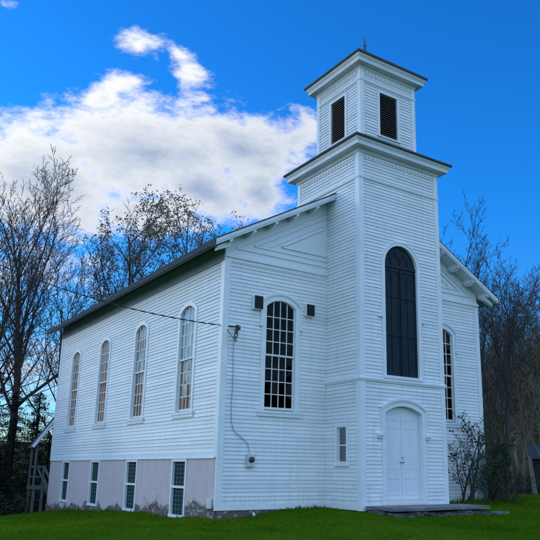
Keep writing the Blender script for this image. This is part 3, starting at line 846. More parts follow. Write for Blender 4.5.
# ------------------------------------------------------------------ things on and by the church
def world_box(name, P, u0, u1, z0, z1, depth, label, cat, group=None):
    root = empty(name, P((u0+u1)/2, z0, .02)); L0 = Vector(root.location)
    case = MB(); case.pbox(P, u0, u1, z0, z1, .02, .02+depth); case.v = [tuple(Vector(v)-L0) for v in case.v]; case.build('case', M['trim'], root)
    fc = MB(); e = .012
    fc.pbox(P, u0+e, u1-e, z0+e, z1-e, .02+depth, .035+depth)
    for k in range(1, 9):
        z = z0+(z1-z0)*k/9; fc.pbox(P, u0+e, u1-e, z-.01, z+.01, .035+depth, .045+depth)
    fc.v = [tuple(Vector(v)-L0) for v in fc.v]; fc.build('grille', M['blackbox'], root)
    tag(root, label, cat, group)
world_box('wall_vent', PF, -4.19, -3.90, 5.33, 5.72, .12, 'black square vent box on the facade, left of the tall left front window', 'vent', 'black boxes beside the left front window')
world_box('wall_vent', PF, -2.42, -2.13, 5.36, 5.72, .12, 'black square vent box between the left front window and the tower', 'vent', 'black boxes beside the left front window')

# electric meter
mt = empty('electric_meter', (-4.12, -.03, 1.2)); tag(mt, 'small grey electric meter box low on the white front wall', 'electric meter')
m_ = MB(); m_.box(-.10, -.09, -.14, .10, 0, .20); m_.build('meter_box', M['meter'], mt, bevel=.01)
m_ = MB(); m_.tube([(0,-.09,.05),(0,-.14,.05),(0,-.17,.05),(0,-.175,.05)], [.075,.075,.06,.01], 16); m_.build('dial', M['metal_dark'], mt, smooth=True)
# service cable down the wall
def spline(pts, n=10):
    out = []; P = [Vector(p) for p in pts]; P = [P[0]*2-P[1]]+P+[P[-1]*2-P[-2]]
    for i in range(1, len(P)-2):
        for k in range(n):
            t = k/n; a, b, c, d = P[i-1], P[i], P[i+1], P[i+2]
            out.append(.5*((2*b)+(-a+c)*t+(2*a-5*b+4*c-d)*t*t+(-a+3*b-3*c+d)*t*t*t))
    out.append(P[-2]); return out
from_pts = [(-4.70,-.06,4.62),(-4.74,-.045,4.3),(-4.72,-.04,3.2),(-4.73,-.04,2.5),(-4.66,-.04,2.05),(-4.45,-.04,1.85),(-4.22,-.04,1.68),(-4.13,-.05,1.40)]
m_ = MB(); m_.tube(spline(from_pts), .009, 6)
sc_o = m_.build('service_cable', M['conduit'], None, smooth=True); tag(sc_o, 'grey service cable running down the facade to the electric meter', 'cable')
# insulator bracket
ib = empty('cable_bracket', (-4.66,-.03,4.70)); tag(ib, 'dark metal cable bracket near the left corner of the facade', 'bracket')
m_ = MB(); m_.box(-.03,-.03,-.12,.03,0,.12); m_.tube([(0,-.02,.05),(-.02,-.16,.06)], .012, 6); m_.build('mount', M['metal_dark'], ib)
m_ = MB(); m_.tube([(0,-.10,-.02),(0,-.16,-.02),(0,-.16,.06),(0,-.12,.08)], [.03,.035,.03,.02], 8); m_.build('insulator', M['ceramic'], ib, smooth=True)
# overhead line from a pole standing left of the lawn
A = Vector((-4.69,-.16,4.72)); Pp = Vector((-15.0,6.5,0))
def cab(m): return Vector((A.x+(Pp.x-A.x)*m, A.y+(Pp.y-A.y)*m, 4.73+1.10*m+3.62*m*m))
pts = [cab(i/40) for i in range(41)]
m_ = MB(); m_.tube(pts, .009, 5)
for ph in (0, math.pi):
    m_.tube([p+Vector((0,math.cos(i*.9+ph)*.016,math.sin(i*.9+ph*1.0)*.012)) for i, p in enumerate([cab(i/160) for i in range(161)])], .009, 4)
tail = spline([A, (-4.80,-.20,4.50), (-4.74,-.16,4.42), (-4.66,-.10,4.52), (-4.69,-.06,4.64)], 8); m_.tube(tail, .014, 5)
tail = spline([(-4.95,.0,4.70), (-4.86,-.16,4.46), (-4.72,-.14,4.34), (-4.71,-.06,4.50)], 8); m_.tube(tail, .010, 5)
oc = m_.build('overhead_cable', M['cable'], None, smooth=True); tag(oc, 'black overhead power cable sagging across the side wall to the facade corner', 'cable')
pz = gz(-15.0, 6.5)
pl = empty('utility_pole', (-15.0,6.5,pz)); tag(pl, 'brown wooden utility pole left of the churchyard lawn', 'utility pole')
m_ = MB(); m_.tube([(0,0,-.5),(0,0,5),(0,0,10.4-pz)], [.16,.14,.11], 12); m_.build('pole', M['pole'], pl, smooth=True)
m_ = MB(); m_.box(-.9,-.05,9.3-pz,.9,.05,9.42-pz); m_.build('crossarm', M['pole'], pl)

# small grey utility box on the foundation corner + pipe
ub = MB(); ub.pbox(PL, .12, .36, .02, .26, .005, .07); o = ub.build('utility_box', M['meter'], None, bevel=.008); tag(o, 'small pale utility box on the stucco foundation near the front corner', 'utility box')
pp = MB(); pp.tube([(-3.98,-.06,-.10),(-3.98,-.10,-.14),(-3.98,-.10,-.32)], .045, 8); o = pp.build('drain_pipe', M['meter'], None, smooth=True); tag(o, 'short pale drain pipe below the clapboards at the front corner', 'pipe')

# stone step
stp = empty('stone_step', (.15,-2.2,gz(.15,-2.4))); tag(stp, 'low grey stone slab step in front of the double door', 'step')
b0 = Vector(stp.location)
def local(mb): mb.v = [tuple(Vector(v)-b0) for v in mb.v]; return mb
rs = random.Random(5)
def rough_slab(x0, x1, y0, y1, z0, z1, nx, ny, amp):
    bm = bmesh.new(); bmesh.ops.create_cube(bm, size=1)
    bmesh.ops.subdivide_edges(bm, edges=bm.edges[:], cuts=5, use_grid_fill=True)
    for v in bm.verts:
        x = (v.co.x+.5)*(x1-x0)+x0; y = (v.co.y+.5)*(y1-y0)+y0; z = (v.co.z+.5)*(z1-z0)+z0
        v.co = Vector((x+rs.uniform(-amp,amp), y+rs.uniform(-amp,amp), z+rs.uniform(-amp,amp)*.3))
    m2 = MB(); m2.v = [tuple(v.co) for v in bm.verts]; m2.f = [tuple(v.index for v in f.verts) for f in bm.faces]; m2.m = [0]*len(m2.f); bm.free(); return m2
local(rough_slab(-1.52, 1.95, -2.86, -1.66, .015, .10, 1, 1, .012)).build('slab', M['slab'], stp, bevel=.01)
x = -1.48
while x < 1.85:
    w_ = rs.uniform(.35, .7); x2 = min(x+w_, 1.9)
    local(rough_slab(x+.01, x2-.01, -2.80+rs.uniform(-.03,.03), -2.35, -.3, .004-rs.uniform(0,.04), 1, 1, .04)).build('support_stone', M['darkstone'], stp, bevel=.01); x = x2
local(rough_slab(-1.5, -1.2, -2.4, -1.7, -.3, .004, 1, 1, .02)).build('support_stone', M['darkstone'], stp, bevel=.01)
# flat stone in the lawn in front of it
for k in range(16):
    xx = rs.uniform(-1.5, 2.3); yy = -2.9-abs(rs.gauss(0,.12)); w_ = rs.uniform(.03,.09)
    local(rough_slab(xx-w_, xx+w_, yy-w_*.7, yy+w_*.7, gz(xx,yy)-.05, gz(xx,yy)+rs.uniform(.03,.07), 1, 1, .012)).build('loose_stone', M['darkstone'], stp)
fs = rough_slab(2.02, 2.5, -3.05, -2.75, -.16, -.06, 1, 1, .015).build('flat_stone', M['slab'], None); tag(fs, 'flat pale stone lying in the grass beside the slab step', 'stone')

# pale green panel against the right-hand facade wall
gp = empty('wall_panel', (4.66,-.1,.1)); tag(gp, 'pale green boarded panel with white frame against the right front wall behind the shrub', 'panel')
m_ = MB(); m_.box(-.22,-.02,.0,.28,.02,1.52)
for k in range(1,5): m_.box(-.22+.1*k-.006,-.027,.0,-.22+.1*k+.006,-.02,1.52)
m_.build('board', M['greenpanel'], gp)
m_ = MB(); m_.box(-.26,-.04,1.52,.32,.02,1.60); m_.box(-.26,-.035,0,-.22,.02,1.52); m_.box(.28,-.035,0,.32,.02,1.52); m_.build('frame', M['trim'], gp)

# back porch: canopy on posts, landing and steps at the rear corner
bp = empty('back_porch', (-5.1, 16.5, gz(-5.3,16.3))); tag(bp, 'weathered wooden back porch with sloping white canopy edge at the rear corner', 'porch'); b0 = Vector(bp.location)
def L_(mb, nm, m, parent=bp): mb.v = [tuple(Vector(v)-b0) for v in mb.v]; return mb.build(nm, m, parent)
m_ = MB(); m_.bar((-5.66,16.25,1.86),(-4.2,16.25,3.95),.10,.16,(0,1,0));
canopy = L_(m_, 'canopy_edge', M['trim'])
m_ = MB(); m_.add([(-5.62,16.3,1.83),(-5.62,17.3,1.83),(-4.1,17.3,4.0),(-4.1,16.3,4.0),(-5.62,16.3,1.86),(-5.62,17.3,1.86),(-4.1,17.3,4.03),(-4.1,16.3,4.03)],[(0,1,2,3),(4,5,6,7),(0,3,7,4),(0,1,5,4),(1,2,6,5)]); L_(m_, 'canopy_roof', M['roofing'])
for (x,y) in ((-5.47,16.3),(-5.47,17.1)):
    m_ = MB(); m_.box(x-.04,y-.04,.20,x+.04,y+.04,2.1); L_(m_, 'post', M['greywood'])
for (x,y) in ((-5.43,16.3),(-5.08,16.25),(-5.43,17.1),(-4.4,17.1)):
    m_ = MB(); m_.box(x-.055,y-.055,-1.6,x+.055,y+.055,.06); L_(m_, 'leg', M['greywood'])
m_ = MB(); m_.box(-5.52,16.2,.06,-4.2,17.2,.22); L_(m_, 'deck', M['greywood'])
m_ = MB(); m_.bar((-5.45,16.26,1.03),(-5.0,16.26,1.03),.05,.08); m_.bar((-5.45,16.26,.60),(-5.1,16.26,.60),.05,.07); m_.box(-5.14,16.22,.22,-5.07,16.29,1.05)
m_.bar((-5.1,16.24,1.02),(-4.55,15.9,-.05),.06,.10); m_.bar((-5.1,16.24,.65),(-4.6,15.9,-.45),.05,.07); m_.bar((-5.35,16.3,.98),(-4.75,15.95,-.25),.05,.07)
m_.bar((-5.45,16.26,1.03),(-5.45,17.1,1.03),.05,.08); m_.bar((-5.45,16.26,.60),(-5.45,17.1,.60),.05,.07); L_(m_, 'railing', M['greenwood'])
m_ = MB()
for k in range(5): m_.box(-4.95+k*.12,15.72,-.02-k*.19,-4.65+k*.12,16.18,.03-k*.19)
m_.bar((-5.05,15.7,.1),(-4.3,15.7,-1.1),.04,.22); L_(m_, 'steps', M['greywood'])

# ------------------------------------------------------------------ trees
def rot(d, axis, a): return Matrix.Rotation(a, 3, axis) @ d
def grow(rng, out, p, d, r, length, lvl, S):
    n = S['seg'][lvl]; step = length/n; pts = [p.copy()]; rs_ = [r]; tmin = S['tip'][lvl]
    frac = S['start'][lvl]; nk = S['kids'][lvl]
    spots = sorted(frac+(1-frac)*(k+rng.random()*.8)/max(nk,1) for k in range(nk))
    az = rng.random()*6.28
    for i in range(n):
        ax_ = Vector((rng.gauss(0,1),rng.gauss(0,1),rng.gauss(0,1))).normalized()
        d = rot(d, ax_, rng.gauss(0, S['wob'][lvl])); d = (d+Vector((0,0,1))*S['up'][lvl]/n).normalized()
        p = p+d*step; t = (i+1)/n; rr = r*((1-t)*(1-tmin)+tmin)
        pts.append(p.copy()); rs_.append(rr)
        while spots and spots[0] <= t:
            ts = spots.pop(0)
            if lvl+1 < S['levels']:
                az += 2.4+rng.uniform(-.5,.5)
                ang = R(S['ang'][lvl]+rng.uniform(-12,12))
                o1 = d.orthogonal().normalized(); axx = rot(o1, d, az)
                nd = rot(d, axx, ang)
                shape = 1-S['fall'][lvl]*ts
                base = pts[-2].lerp(p, max(0,min(1,(ts-(t-1/n))*n)))
                grow(rng, out, base, nd, max(S['rmin'], rr*S['rr'][lvl]*rng.uniform(.75,1.1)), length*S['lr'][lvl]*shape*rng.uniform(.7,1.15), lvl+1, S)
    out.append((pts, rs_, lvl))
def tree_mesh(seed, height, S, leaves=0, leafsize=.07, trunks=1, lean=(0,0), r0=.25, spread=.25):
    rng = random.Random(seed); out = []
    for k in range(trunks):
        a = k*6.283/trunks+rng.random(); 
        d = Vector((lean[0]+math.cos(a)*spread*(trunks>1), lean[1]+math.sin(a)*spread*(trunks>1), 1)).normalized()
        grow(rng, out, Vector((math.cos(a)*.2*(trunks>1), math.sin(a)*.2*(trunks>1), -.3)), d, r0*(rng.uniform(.7,1) if k else 1), height*(rng.uniform(.8,1) if k else 1)*S.get('axis', .62), 0, S)
    k_ = height/max(p.z for o in out for p in o[0])
    out = [([p*k_ for p in pts], [max(r*k_**.5, .004) for r in rs_], l) for pts, rs_, l in out]
    if 'env' in S:
        zc, ez, er = S['env']; new = []
        for pts, rs_, lvl in out:
            q = rng.uniform(.84, 1.08); n_in = 0
            for p in pts:
                if p.z > zc and ((p.x/er)**2+(p.y/er)**2+((p.z-zc)/ez)**2) > q*q or math.hypot(p.x, p.y) > er*q: break
                n_in += 1
            if n_in >= 2:
                r_ = list(rs_[:n_in])
                if n_in < len(pts): r_[-1] = max(.006, r_[-1]*.4)
                new.append((pts[:n_in], r_, lvl))
        out = new
    tk = MB(); cr = MB(); lf = MB()
    for pts, rs_, lvl in out:
        if lvl <= 1 and rs_[0] > .035: tk.tube(pts, rs_, 8 if lvl == 0 else 6, cap=False)
        else: cr.tube(pts, rs_, 4 if lvl < 3 else 3, cap=False)
    if leaves:
        tips = [o for o in out if o[2] >= S['levels']-2]
        for k in range(leaves):
            pts, _, _ = rng.choice(tips); p = rng.choice(pts)+Vector((rng.gauss(0,1),rng.gauss(0,1),rng.gauss(0,1)))*min(.12,height*.02)
            a = Vector((rng.gauss(0,1),rng.gauss(0,1),rng.gauss(0,1))).normalized(); b = a.orthogonal().normalized(); s = leafsize*rng.uniform(.6,1.3)
            c = a.cross(b)
            lf.add([p-b*s, p+c*s*.5, p+b*s, p-c*s*.5], [(0,1,2,3)])
    return tk, cr, lf
def make_tree(name, loc, tk, cr, lf, bark, twig, leaf, label, cat='tree', group=None, rz_=0, scale=1):
    root = empty(name, loc, rz_); root.scale = (scale,)*3
    tk.build('trunk', bark, root, fix=False, smooth=True)
    c = cr
    mats = [twig]
    if lf.f:
        mats.append(leaf); c.add(lf.v, lf.f, 1)
    c.build('crown', mats, root, fix=False)
    tag(root, label, cat, group); return root
BASE = dict(levels=5, seg=[12,8,6,4,3], tip=[.25,.2,.2,.3,.4], start=[.22,.12,.1,.1,0], kids=[12,8,7,5,0], wob=[.05,.09,.12,.16,.2], up=[.15,.55,.35,.3,.2],
            ang=[34,34,38,42,40], fall=[.35,.45,.5,.5,0], rr=[.62,.58,.52,.55,.5], lr=[.62,.52,.5,.5,.4], rmin=.0075)
def V_(x, y): return (x, y, gz(x, y))
def spec(**k): d = dict(BASE); d.update(k); return d

def polar(az, dd): a = R(az); return -13.7+math.sin(a)*dd, -16.5+math.cos(a)*dd
def VP(az, dd): return V_(*polar(az, dd))
BT = dict(rmin=.0125, tip=[.2,.2,.25,.5,.5])
t = tree_mesh(11, 22.0, spec(kids=[16,9,7,5,0], start=[.30,.12,.1,.1,0], ang=[32,32,36,40,40], lr=[.66,.5,.48,.5,.4], **BT), r0=.27, lean=(.02,0))
make_tree('bare_tree', VP(12.2,42), *t, M['bark'], M['twig'], None, 'tall bare tree with dark trunk and fine upright branches left of the church')
t = tree_mesh(23, 18.9, spec(start=[.30,.12,.1,.1,0], ang=[28,32,36,40,40], kids=[11,8,7,4,0], **BT), trunks=2, spread=.18, r0=.17, lean=(.03,0))
make_tree('bare_tree', VP(16.4,40), *t, M['bark'], M['twig'], None, 'twin trunked bare tree rising behind the rear corner of the roof')
t = tree_mesh(29, 20.0, spec(start=[.30,.12,.1,.1,0], ang=[28,30,34,38,40], kids=[12,9,7,4,0], **BT), trunks=1, r0=.2, lean=(.04,0))
make_tree('bare_tree', VP(8.6,44), *t, M['bark'], M['twig'], None, 'bare tree partly cut off by the left edge of the photo')
# the long leaning limb low at the far left
t = tree_mesh(31, 12.0, spec(levels=4, kids=[9,6,5,0], ang=[45,40,40,40], start=[.45,.2,.1,0], up=[.1,.5,.3,.2], wob=[.03,.09,.12,.16,.2]), r0=.15, lean=(.95,-.68))
make_tree('leaning_tree', V_(-15.0,25.2), *t, M['bark'], M['twig'], None, 'dark tree leaning steeply right toward the rear corner of the church')
# trees with a few leaves left, behind the roof
LS = dict(axis=.6, rmin=.013, tip=[.3,.25,.3,.5,.5], kids=[9,7,6,3,0], ang=[44,46,48,50,40], start=[.42,.2,.1,.1,0], lr=[.62,.55,.5,.4,.4], fall=[.45,.35,.4,.5,0], up=[.1,.32,.15,.1,.1], wob=[.05,.1,.14,.2,.25])
t = tree_mesh(47, 22.5, spec(env=(13.6,5.4,4.7), **LS), leaves=10500, leafsize=.08, trunks=3, spread=.2, r0=.19)
make_tree('sparse_leaved_tree', VP(22.0,43), *t, M['bark'], M['twig'], M['leaf_olive'], 'multi trunked tree with sparse olive leaves showing above the middle of the eave')
t = tree_mesh(59, 20.5, spec(env=(12.6,5.0,4.6), **LS), leaves=9500, leafsize=.08, trunks=3, spread=.22, r0=.17)
make_tree('sparse_leaved_tree', VP(26.8,43), *t, M['bark'], M['twig'], M['leaf_olive'], 'rounded sparse leaved tree nearest the front corner of the eave')
# right-hand trees behind the roof
t = tree_mesh(61, 12.9, spec(kids=[12,8,6,4,0], ang=[28,34,40,42,40], start=[.35,.12,.1,.1,0], rmin=.010), r0=.14)
make_tree('bare_tree', VP(48.0,31), *t, M['bark'], M['twig'], None, 'slender bare tree directly right of the tower, tallest on that side')
t = tree_mesh(67, 12.9, spec(kids=[12,8,6,4,0], ang=[30,34,40,44,40], start=[.35,.12,.1,.1,0], rmin=.010), r0=.14, trunks=2, spread=.12)
make_tree('bare_tree', VP(49.9,33), *t, M['bark'], M['twig'], None, 'forked bare tree above the right end of the front roof rake')

# wood on the right and round the back: variants, then copies
VS = []
for i, (sd, h, br_, tw_, lfm, nl) in enumerate(((101,15.5,'bark','twig',None,0),(103,14.5,'bark_pale','twig_brown',None,0),(107,13,'bark','twig_brown','leaf_rust',6500),(109,16,'bark_pale','twig',None,0),(113,9.5,'bark','twig_brown','leaf_yellow',2600))):
    t = tree_mesh(sd, h, spec(levels=5, kids=[12,8,7,4,0], rmin=.012, start=[.25,.12,.1,.1,0], ang=[36,38,42,42,40]), leaves=nl, leafsize=.075, trunks=1+(i%2), spread=.15, r0=.15)
    lab = ('bare dark trunked woodland tree','bare grey trunked woodland tree','woodland tree with rusty leaves','tall pale trunked woodland tree','low woodland tree with yellowish leaves')[i]
    VS.append(lab); VS[-1] = (make_tree('woodland_tree', (0,0,0), *t, M[br_], M[tw_], M[lfm] if lfm else None, lab+' in the right-hand wood', 'tree', lab+'s in the wood'), lab)
rg = random.Random(77); used = [False]*len(VS); spots = []
def put(k, x, y, s, where):
    root, lab = VS[k]
    if used[k]: root = copy_tree(root)
    used[k] = True
    root.location = V_(x, y); root.rotation_euler = (0,0,rg.random()*6.28); root.scale = (s,s,s*rg.uniform(.92,1.08))
    root['label'] = '%s %s' % (lab, where); root['group'] = '%ss %s' % (lab, where)
# front row on the right
for k, az, dd, s in ((0,50.0,42,.82),(3,51.2,45,.82),(1,52.6,43,.82),(0,53.8,46,.88),(3,55.2,44,.80),(2,49.3,47,.72),(1,56.6,47,.9),(4,52.0,52,.9),(0,58,45,.9),(4,54.6,55,1.0)):
    x, y = polar(az, dd); put(k, x, y, s, 'at the lawn edge right of the church')
for i in range(40):
    az = rg.uniform(46.5, 62); dd = 49+70*rg.random()**.8
    x, y = polar(az, dd); put(rg.choice((0,1,1,2,3,4,4)), x, y, rg.uniform(.65,.9), 'on the hillside right of the church')
for i in range(12):
    az = rg.uniform(-14, 8.5); dd = rg.uniform(44, 75)
    x, y = polar(az, dd); put(rg.choice((0,1,2,3)), x, y, rg.uniform(.7,.95), 'far behind the church on the left')

for x, y, k in ((-12.0,31,2),(-14.5,36,2),(-17.5,33,2),(-20,39,2),(-16,42,2),(-11.5,38,2),(-19.5,45,2),(-13.5,45,2)):
    put(k, x, y, rg.uniform(1.0,1.15), 'behind the evergreens, out past the left side of the church')
# dark evergreens at the left
def conifer(seed, h, rad, N=15000):
    rng = random.Random(seed); tk = MB(); cr = MB()
    tk.tube([(0,0,-.3),(rng.uniform(-.05,.05),0,h*.5),(0,0,h*.97)], [.16,.10,.02], 7, cap=False)
    nb = 60
    for i in range(nb):
        z = h*(.06+.9*(i/nb)); L0 = rad*(1-(i/nb)**1.3)*rng.uniform(.6,1.2)+.15; a = i*2.4+rng.uniform(-.4,.4)
        d = Vector((math.cos(a), math.sin(a), .12)); p0 = Vector((0,0,z)); pts = [p0]
        for k in range(1, 5): pts.append(p0+d*L0*k/4+Vector((0,0,-.10*L0*(k/4)**2*2)))
        cr.tube(pts, [.03,.022,.016,.01,.005], 3, cap=False)
        m = int(N/nb*(.3+L0/rad))
        for k in range(m):
            t = rng.random()**.7; j = min(3, int(t*4)); p = pts[j].lerp(pts[j+1], t*4-j)
            p = p+Vector((rng.gauss(0,.16),rng.gauss(0,.16),rng.gauss(-.05,.11)))*(.5+L0*.35)
            b = Vector((rng.gauss(0,1),rng.gauss(0,1),rng.gauss(0,.5))).normalized(); s = rng.uniform(.05,.13)
            c = b.cross(Vector((0,0,1))).normalized()*s*.28
            cr.add([p-b*s-c*.3, p-b*s*.2+c, p+b*s, p-b*s*.2-c], [(0,1,2,3)], 1)
    return tk, cr
cons = []
for i, (sd, h, rad) in enumerate(((5,7.5,2.6),(8,6.0,2.8),(12,8.5,2.4))):
    tk, cr = conifer(sd, h, rad)
    root = empty('evergreen_tree'); tk.build('trunk', M['bark'], root, fix=False, smooth=True); cr.build('crown', [M['twig'], M['needles']], root, fix=False); cons.append(root)
spotsE = [(-8.9,18.4,.82),(-6.9,21.2,.86),(-5.0,23.5,.8),(-10.2,21.5,.95),(-8.3,24.5,.95),(-11.6,17.5,.85),(-6.0,27,1.0),(-2.5,25.5,.75),(-12.5,24,1.1),(-10,29,1.1),(-14.5,19,1.0),(-5.2,28,1.05),(-2.9,27.0,.95),(-8.2,28,1.1),(-8.0,16.4,.36),(-9.3,15.7,.42),(-6.6,18.6,.5),(-4.9,19.6,.55)]
labE = ['dark evergreen at the lawn edge left of the back porch','dark evergreen standing behind the back porch canopy','dark evergreen half hidden behind the rear corner','dark broad evergreen under the tall bare tree','dark evergreen in the second row behind the back porch']
for i, (x, y, s) in enumerate(spotsE):
    k = i % 3; root = cons[k] if i < 3 else copy_tree(cons[k])
    root.location = V_(x, y); root.rotation_euler = (0,0,i*1.7); root.scale = (s*1.1,s*1.1,s)
    tag(root, labE[i] if i < 5 else ('low dark evergreen shrub in front of the left wood' if i > 13 else 'dark evergreen deep in the wood left of the church'), 'tree', 'dark evergreens at the left edge of the lawn')

# shrubs by the facade
sh_t = tree_mesh(201, 2.9, spec(levels=4, seg=[7,6,5,3], kids=[8,6,4,0], start=[.18,.15,.1,0], ang=[42,45,45,40], wob=[.12,.16,.2,.2], rmin=.005, up=[.2,.5,.3,.2], lr=[.7,.5,.5,.4]), leaves=1300, leafsize=.045, trunks=2, spread=.30, r0=.055)
make_tree('young_tree', V_(3.42,-.38), *sh_t, M['bark'], M['twig'], M['leaf_dark'], 'small crooked young tree with sparse dark leaves beside the stone step', 'tree')
sh_t = tree_mesh(207, 2.15, spec(levels=4, seg=[6,6,4,3], kids=[10,7,5,0], start=[.06,.1,.1,0], ang=[36,45,45,40], lr=[.36,.5,.5,.4], rmin=.004, wob=[.12,.16,.2,.2]), leaves=5200, leafsize=.034, trunks=4, spread=.12, r0=.03)
make_tree('shrub', V_(5.12,-.30), *sh_t, M['bark'], M['twig'], M['leaf_dark'], 'dense dark green shrub at the right corner of the facade', 'shrub')
sh_t = tree_mesh(211, 1.3, spec(levels=4, seg=[6,5,4,3], kids=[8,6,4,0], start=[.1,.1,.1,0], ang=[50,45,45,40], rmin=.005), leaves=1100, leafsize=.035, trunks=4, spread=.6, r0=.02)
make_tree('shrub', V_(4.5,-.45), *sh_t, M['bark'], M['twig'], M['leaf_dark'], 'low tangled shrub between the young tree and the corner shrub', 'shrub')

# undergrowth on the far lawn edge
def brush(name, az0, az1, d0, d1, n, m, seed, label, hmax=1.5):
    rng = random.Random(seed); mb = MB()
    for i in range(n):
        x, y = polar(rng.uniform(az0, az1), d0+(d1-d0)*rng.random()); z = gz(x, y); h = hmax*rng.uniform(.3,1)
        for k in range(5):
            a = rng.random()*6.28; e = Vector((math.cos(a)*h*.5, math.sin(a)*h*.5, h*rng.uniform(.6,1)))
            p = Vector((x,y,z)); mb.tube([p, p+e*.5+Vector((0,0,h*.15)), p+e], [.012,.009,.005], 3, cap=False)
            for q in range(16):
                t_ = rng.random(); c = p+e*t_+Vector((rng.gauss(0,.12),rng.gauss(0,.12),rng.gauss(0,.12)))
                b = Vector((rng.gauss(0,1),rng.gauss(0,1),rng.gauss(0,1))).normalized(); o_ = b.orthogonal().normalized(); s = rng.uniform(.03,.08)
                mb.add([c-b*s, c+o_*s*.5, c+b*s, c-o_*s*.5], [(0,1,2,3)], 1)
    o = mb.build(name, [M['twig'], m], None, fix=False); tag(o, label, 'undergrowth', kind='stuff')
brush('undergrowth', 47, 60, 43.5, 52, 260, M['leaf_dark'], 9, 'dark brushy undergrowth along the right edge of the lawn', 1.7)
brush('undergrowth', 2, 14.5, 33.8, 42, 200, M['leaf_dark'], 10, 'dark brushy undergrowth along the left edge of the lawn', 1.6)
brush('undergrowth', 47, 62, 52, 95, 420, M['leaf_rust'], 19, 'rusty brown undergrowth on the wooded hillside', 2.2)

# dark shed at the right edge
sx, sy = polar(53.9, 50); sd = empty('shed', V_(sx, sy), R(-50)); tag(sd, 'small dark shed with blue grey roof among the trees at the right edge', 'shed')
m_ = MB(); m_.box(-1.6,-1.4,-.5,1.6,1.4,2.3)
m_.add([(-1.6,-1.4,2.3),(1.6,-1.4,2.3),(1.6,0,3.0),(-1.6,0,3.0),(-1.6,1.4,2.3),(1.6,1.4,2.3)], [(0,3,4),(1,5,2)]); m_.build('wall', M['shed'], sd)
m_ = MB()
for s in (-1, 1): m_.add([(-1.8,s*1.7,2.12),(1.8,s*1.7,2.12),(1.8,0,3.02),(-1.8,0,3.02),(-1.8,s*1.7,2.18),(1.8,s*1.7,2.18),(1.8,0,3.08),(-1.8,0,3.08)], [(0,1,2,3),(4,5,6,7),(0,1,5,4),(0,3,7,4),(1,2,6,5)])
m_.build('roof', M['shedroof'], sd)
m_ = MB(); m_.box(-.45,-1.43,0,.45,-1.40,1.95); m_.build('door', M['greywood'], sd)

# ------------------------------------------------------------------ sky and light
wd = bpy.data.worlds.new('World'); sc.world = wd; wd.use_nodes = True
t = NT(wd.node_tree); t.n.clear()
SUN_AZ = -35.0; SUN_EL = 13.5     # degrees, clockwise from +Y
sky = t.node('ShaderNodeTexSky', sky_type='NISHITA'); sky.sun_disc = False; sky.sun_elevation = R(SUN_EL); sky.sun_rotation = R(SUN_AZ); sky.altitude = 200; sky.air_density = 1.0; sky.dust_density = .3; sky.ozone_density = 2.0
hsv = t.node('ShaderNodeHueSaturation'); t.link(sky.outputs[0], hsv.inputs['Color']); hsv.inputs['Saturation'].default_value = 1.25; hsv.inputs['Hue'].default_value = .5
tint = t.node('ShaderNodeMix', data_type='RGBA', blend_type='MULTIPLY'); tint.inputs[0].default_value = 1; t.link(hsv.outputs[0], tint.inputs[6]); tint.inputs[7].default_value = (.20,1.18,2.1,1)
dirn = t.node('ShaderNodeTexCoord').outputs['Generated']
upz = t.node('ShaderNodeSeparateXYZ'); t.link(dirn, upz.inputs[0])
low = t.node('ShaderNodeMix', data_type='RGBA', blend_type='MULTIPLY'); low.inputs[0].default_value = 1; t.link(hsv.outputs[0], low.inputs[6]); low.inputs[7].default_value = (.62,.86,1.25,1)
skyc = t.mix(t.mapr(upz.outputs[2], .02, .34), low.outputs[2], tint.outputs[2])
bg = t.node('ShaderNodeBackground'); t.link(skyc, bg.inputs[0]); bg.inputs[1].default_value = .15
def dot(v):
    n = t.node('ShaderNodeVectorMath', operation='DOT_PRODUCT'); t.link(dirn, n.inputs[0]); n.inputs[1].default_value = v; return n.outputs['Value']
C0 = (.3566,.8307,.4275); RR = (.9189,-.3944,0); UU = (-.1686,-.3928,.904)
dz = t.math('MAXIMUM', dot(C0), .05)
s_ = t.math('DIVIDE', dot(RR), dz); t_ = t.math('DIVIDE', dot(UU), dz)
cb_ = t.node('ShaderNodeCombineXYZ'); t.link(s_, cb_.inputs[0]); t.link(t_, cb_.inputs[1]); st = cb_.outputs[0]
warpn = t.node('ShaderNodeTexNoise'); t.link(st, warpn.inputs['Vector']); warpn.inputs['Scale'].default_value = 9; warpn.inputs['Detail'].default_value = 5
wv = t.node('ShaderNodeVectorMath', operation='MULTIPLY_ADD'); t.link(warpn.outputs['Color'], wv.inputs[0]); wv.inputs[1].default_value = (.06,.06,0); 
sub = t.node('ShaderNodeVectorMath', operation='ADD'); t.link(st, sub.inputs[0]); sub.inputs[1].default_value = (-.03,-.03,0)
t.link(sub.outputs[0], wv.inputs[2]); pw = wv.outputs[0]
BL_ = [(-0.0403,-0.0040,0.1876,0.0851,0.0989,1),(-0.1823,-0.0580,0.1448,0.0953,0.0913,1),(0.0827,0.0082,0.1117,0.0560,-0.1078,1),(0.0380,-0.0518,0.0878,0.0481,-0.2634,1),
 (-0.0606,0.1283,0.034,0.028,0.1238,.42),(0.0044,0.1024,0.0591,0.0240,-0.7732,.42),(0.1662,0.0347,0.055,0.042,0.1021,.6),(-0.2257,0.1558,0.015,0.01,0.1329,.35),
 (-0.1922,-0.1750,0.1199,0.0635,0.0691,.3),(-0.1752,-0.3251,0.0959,0.0447,0.0401,.4),(0.07,.028,.095,.045,-.1,.9),(.118,-.045,.055,.048,0,.9),(-0.0965,0.0632,0.0534,0.0230,0.4534,.6),
 (-.05,-.085,.15,.045,.1,.5),(-.62,-.12,.42,.16,.05,1),(-.9,.25,.3,.1,.3,.8),(.95,-.2,.3,.07,-.1,.7)]
field = None
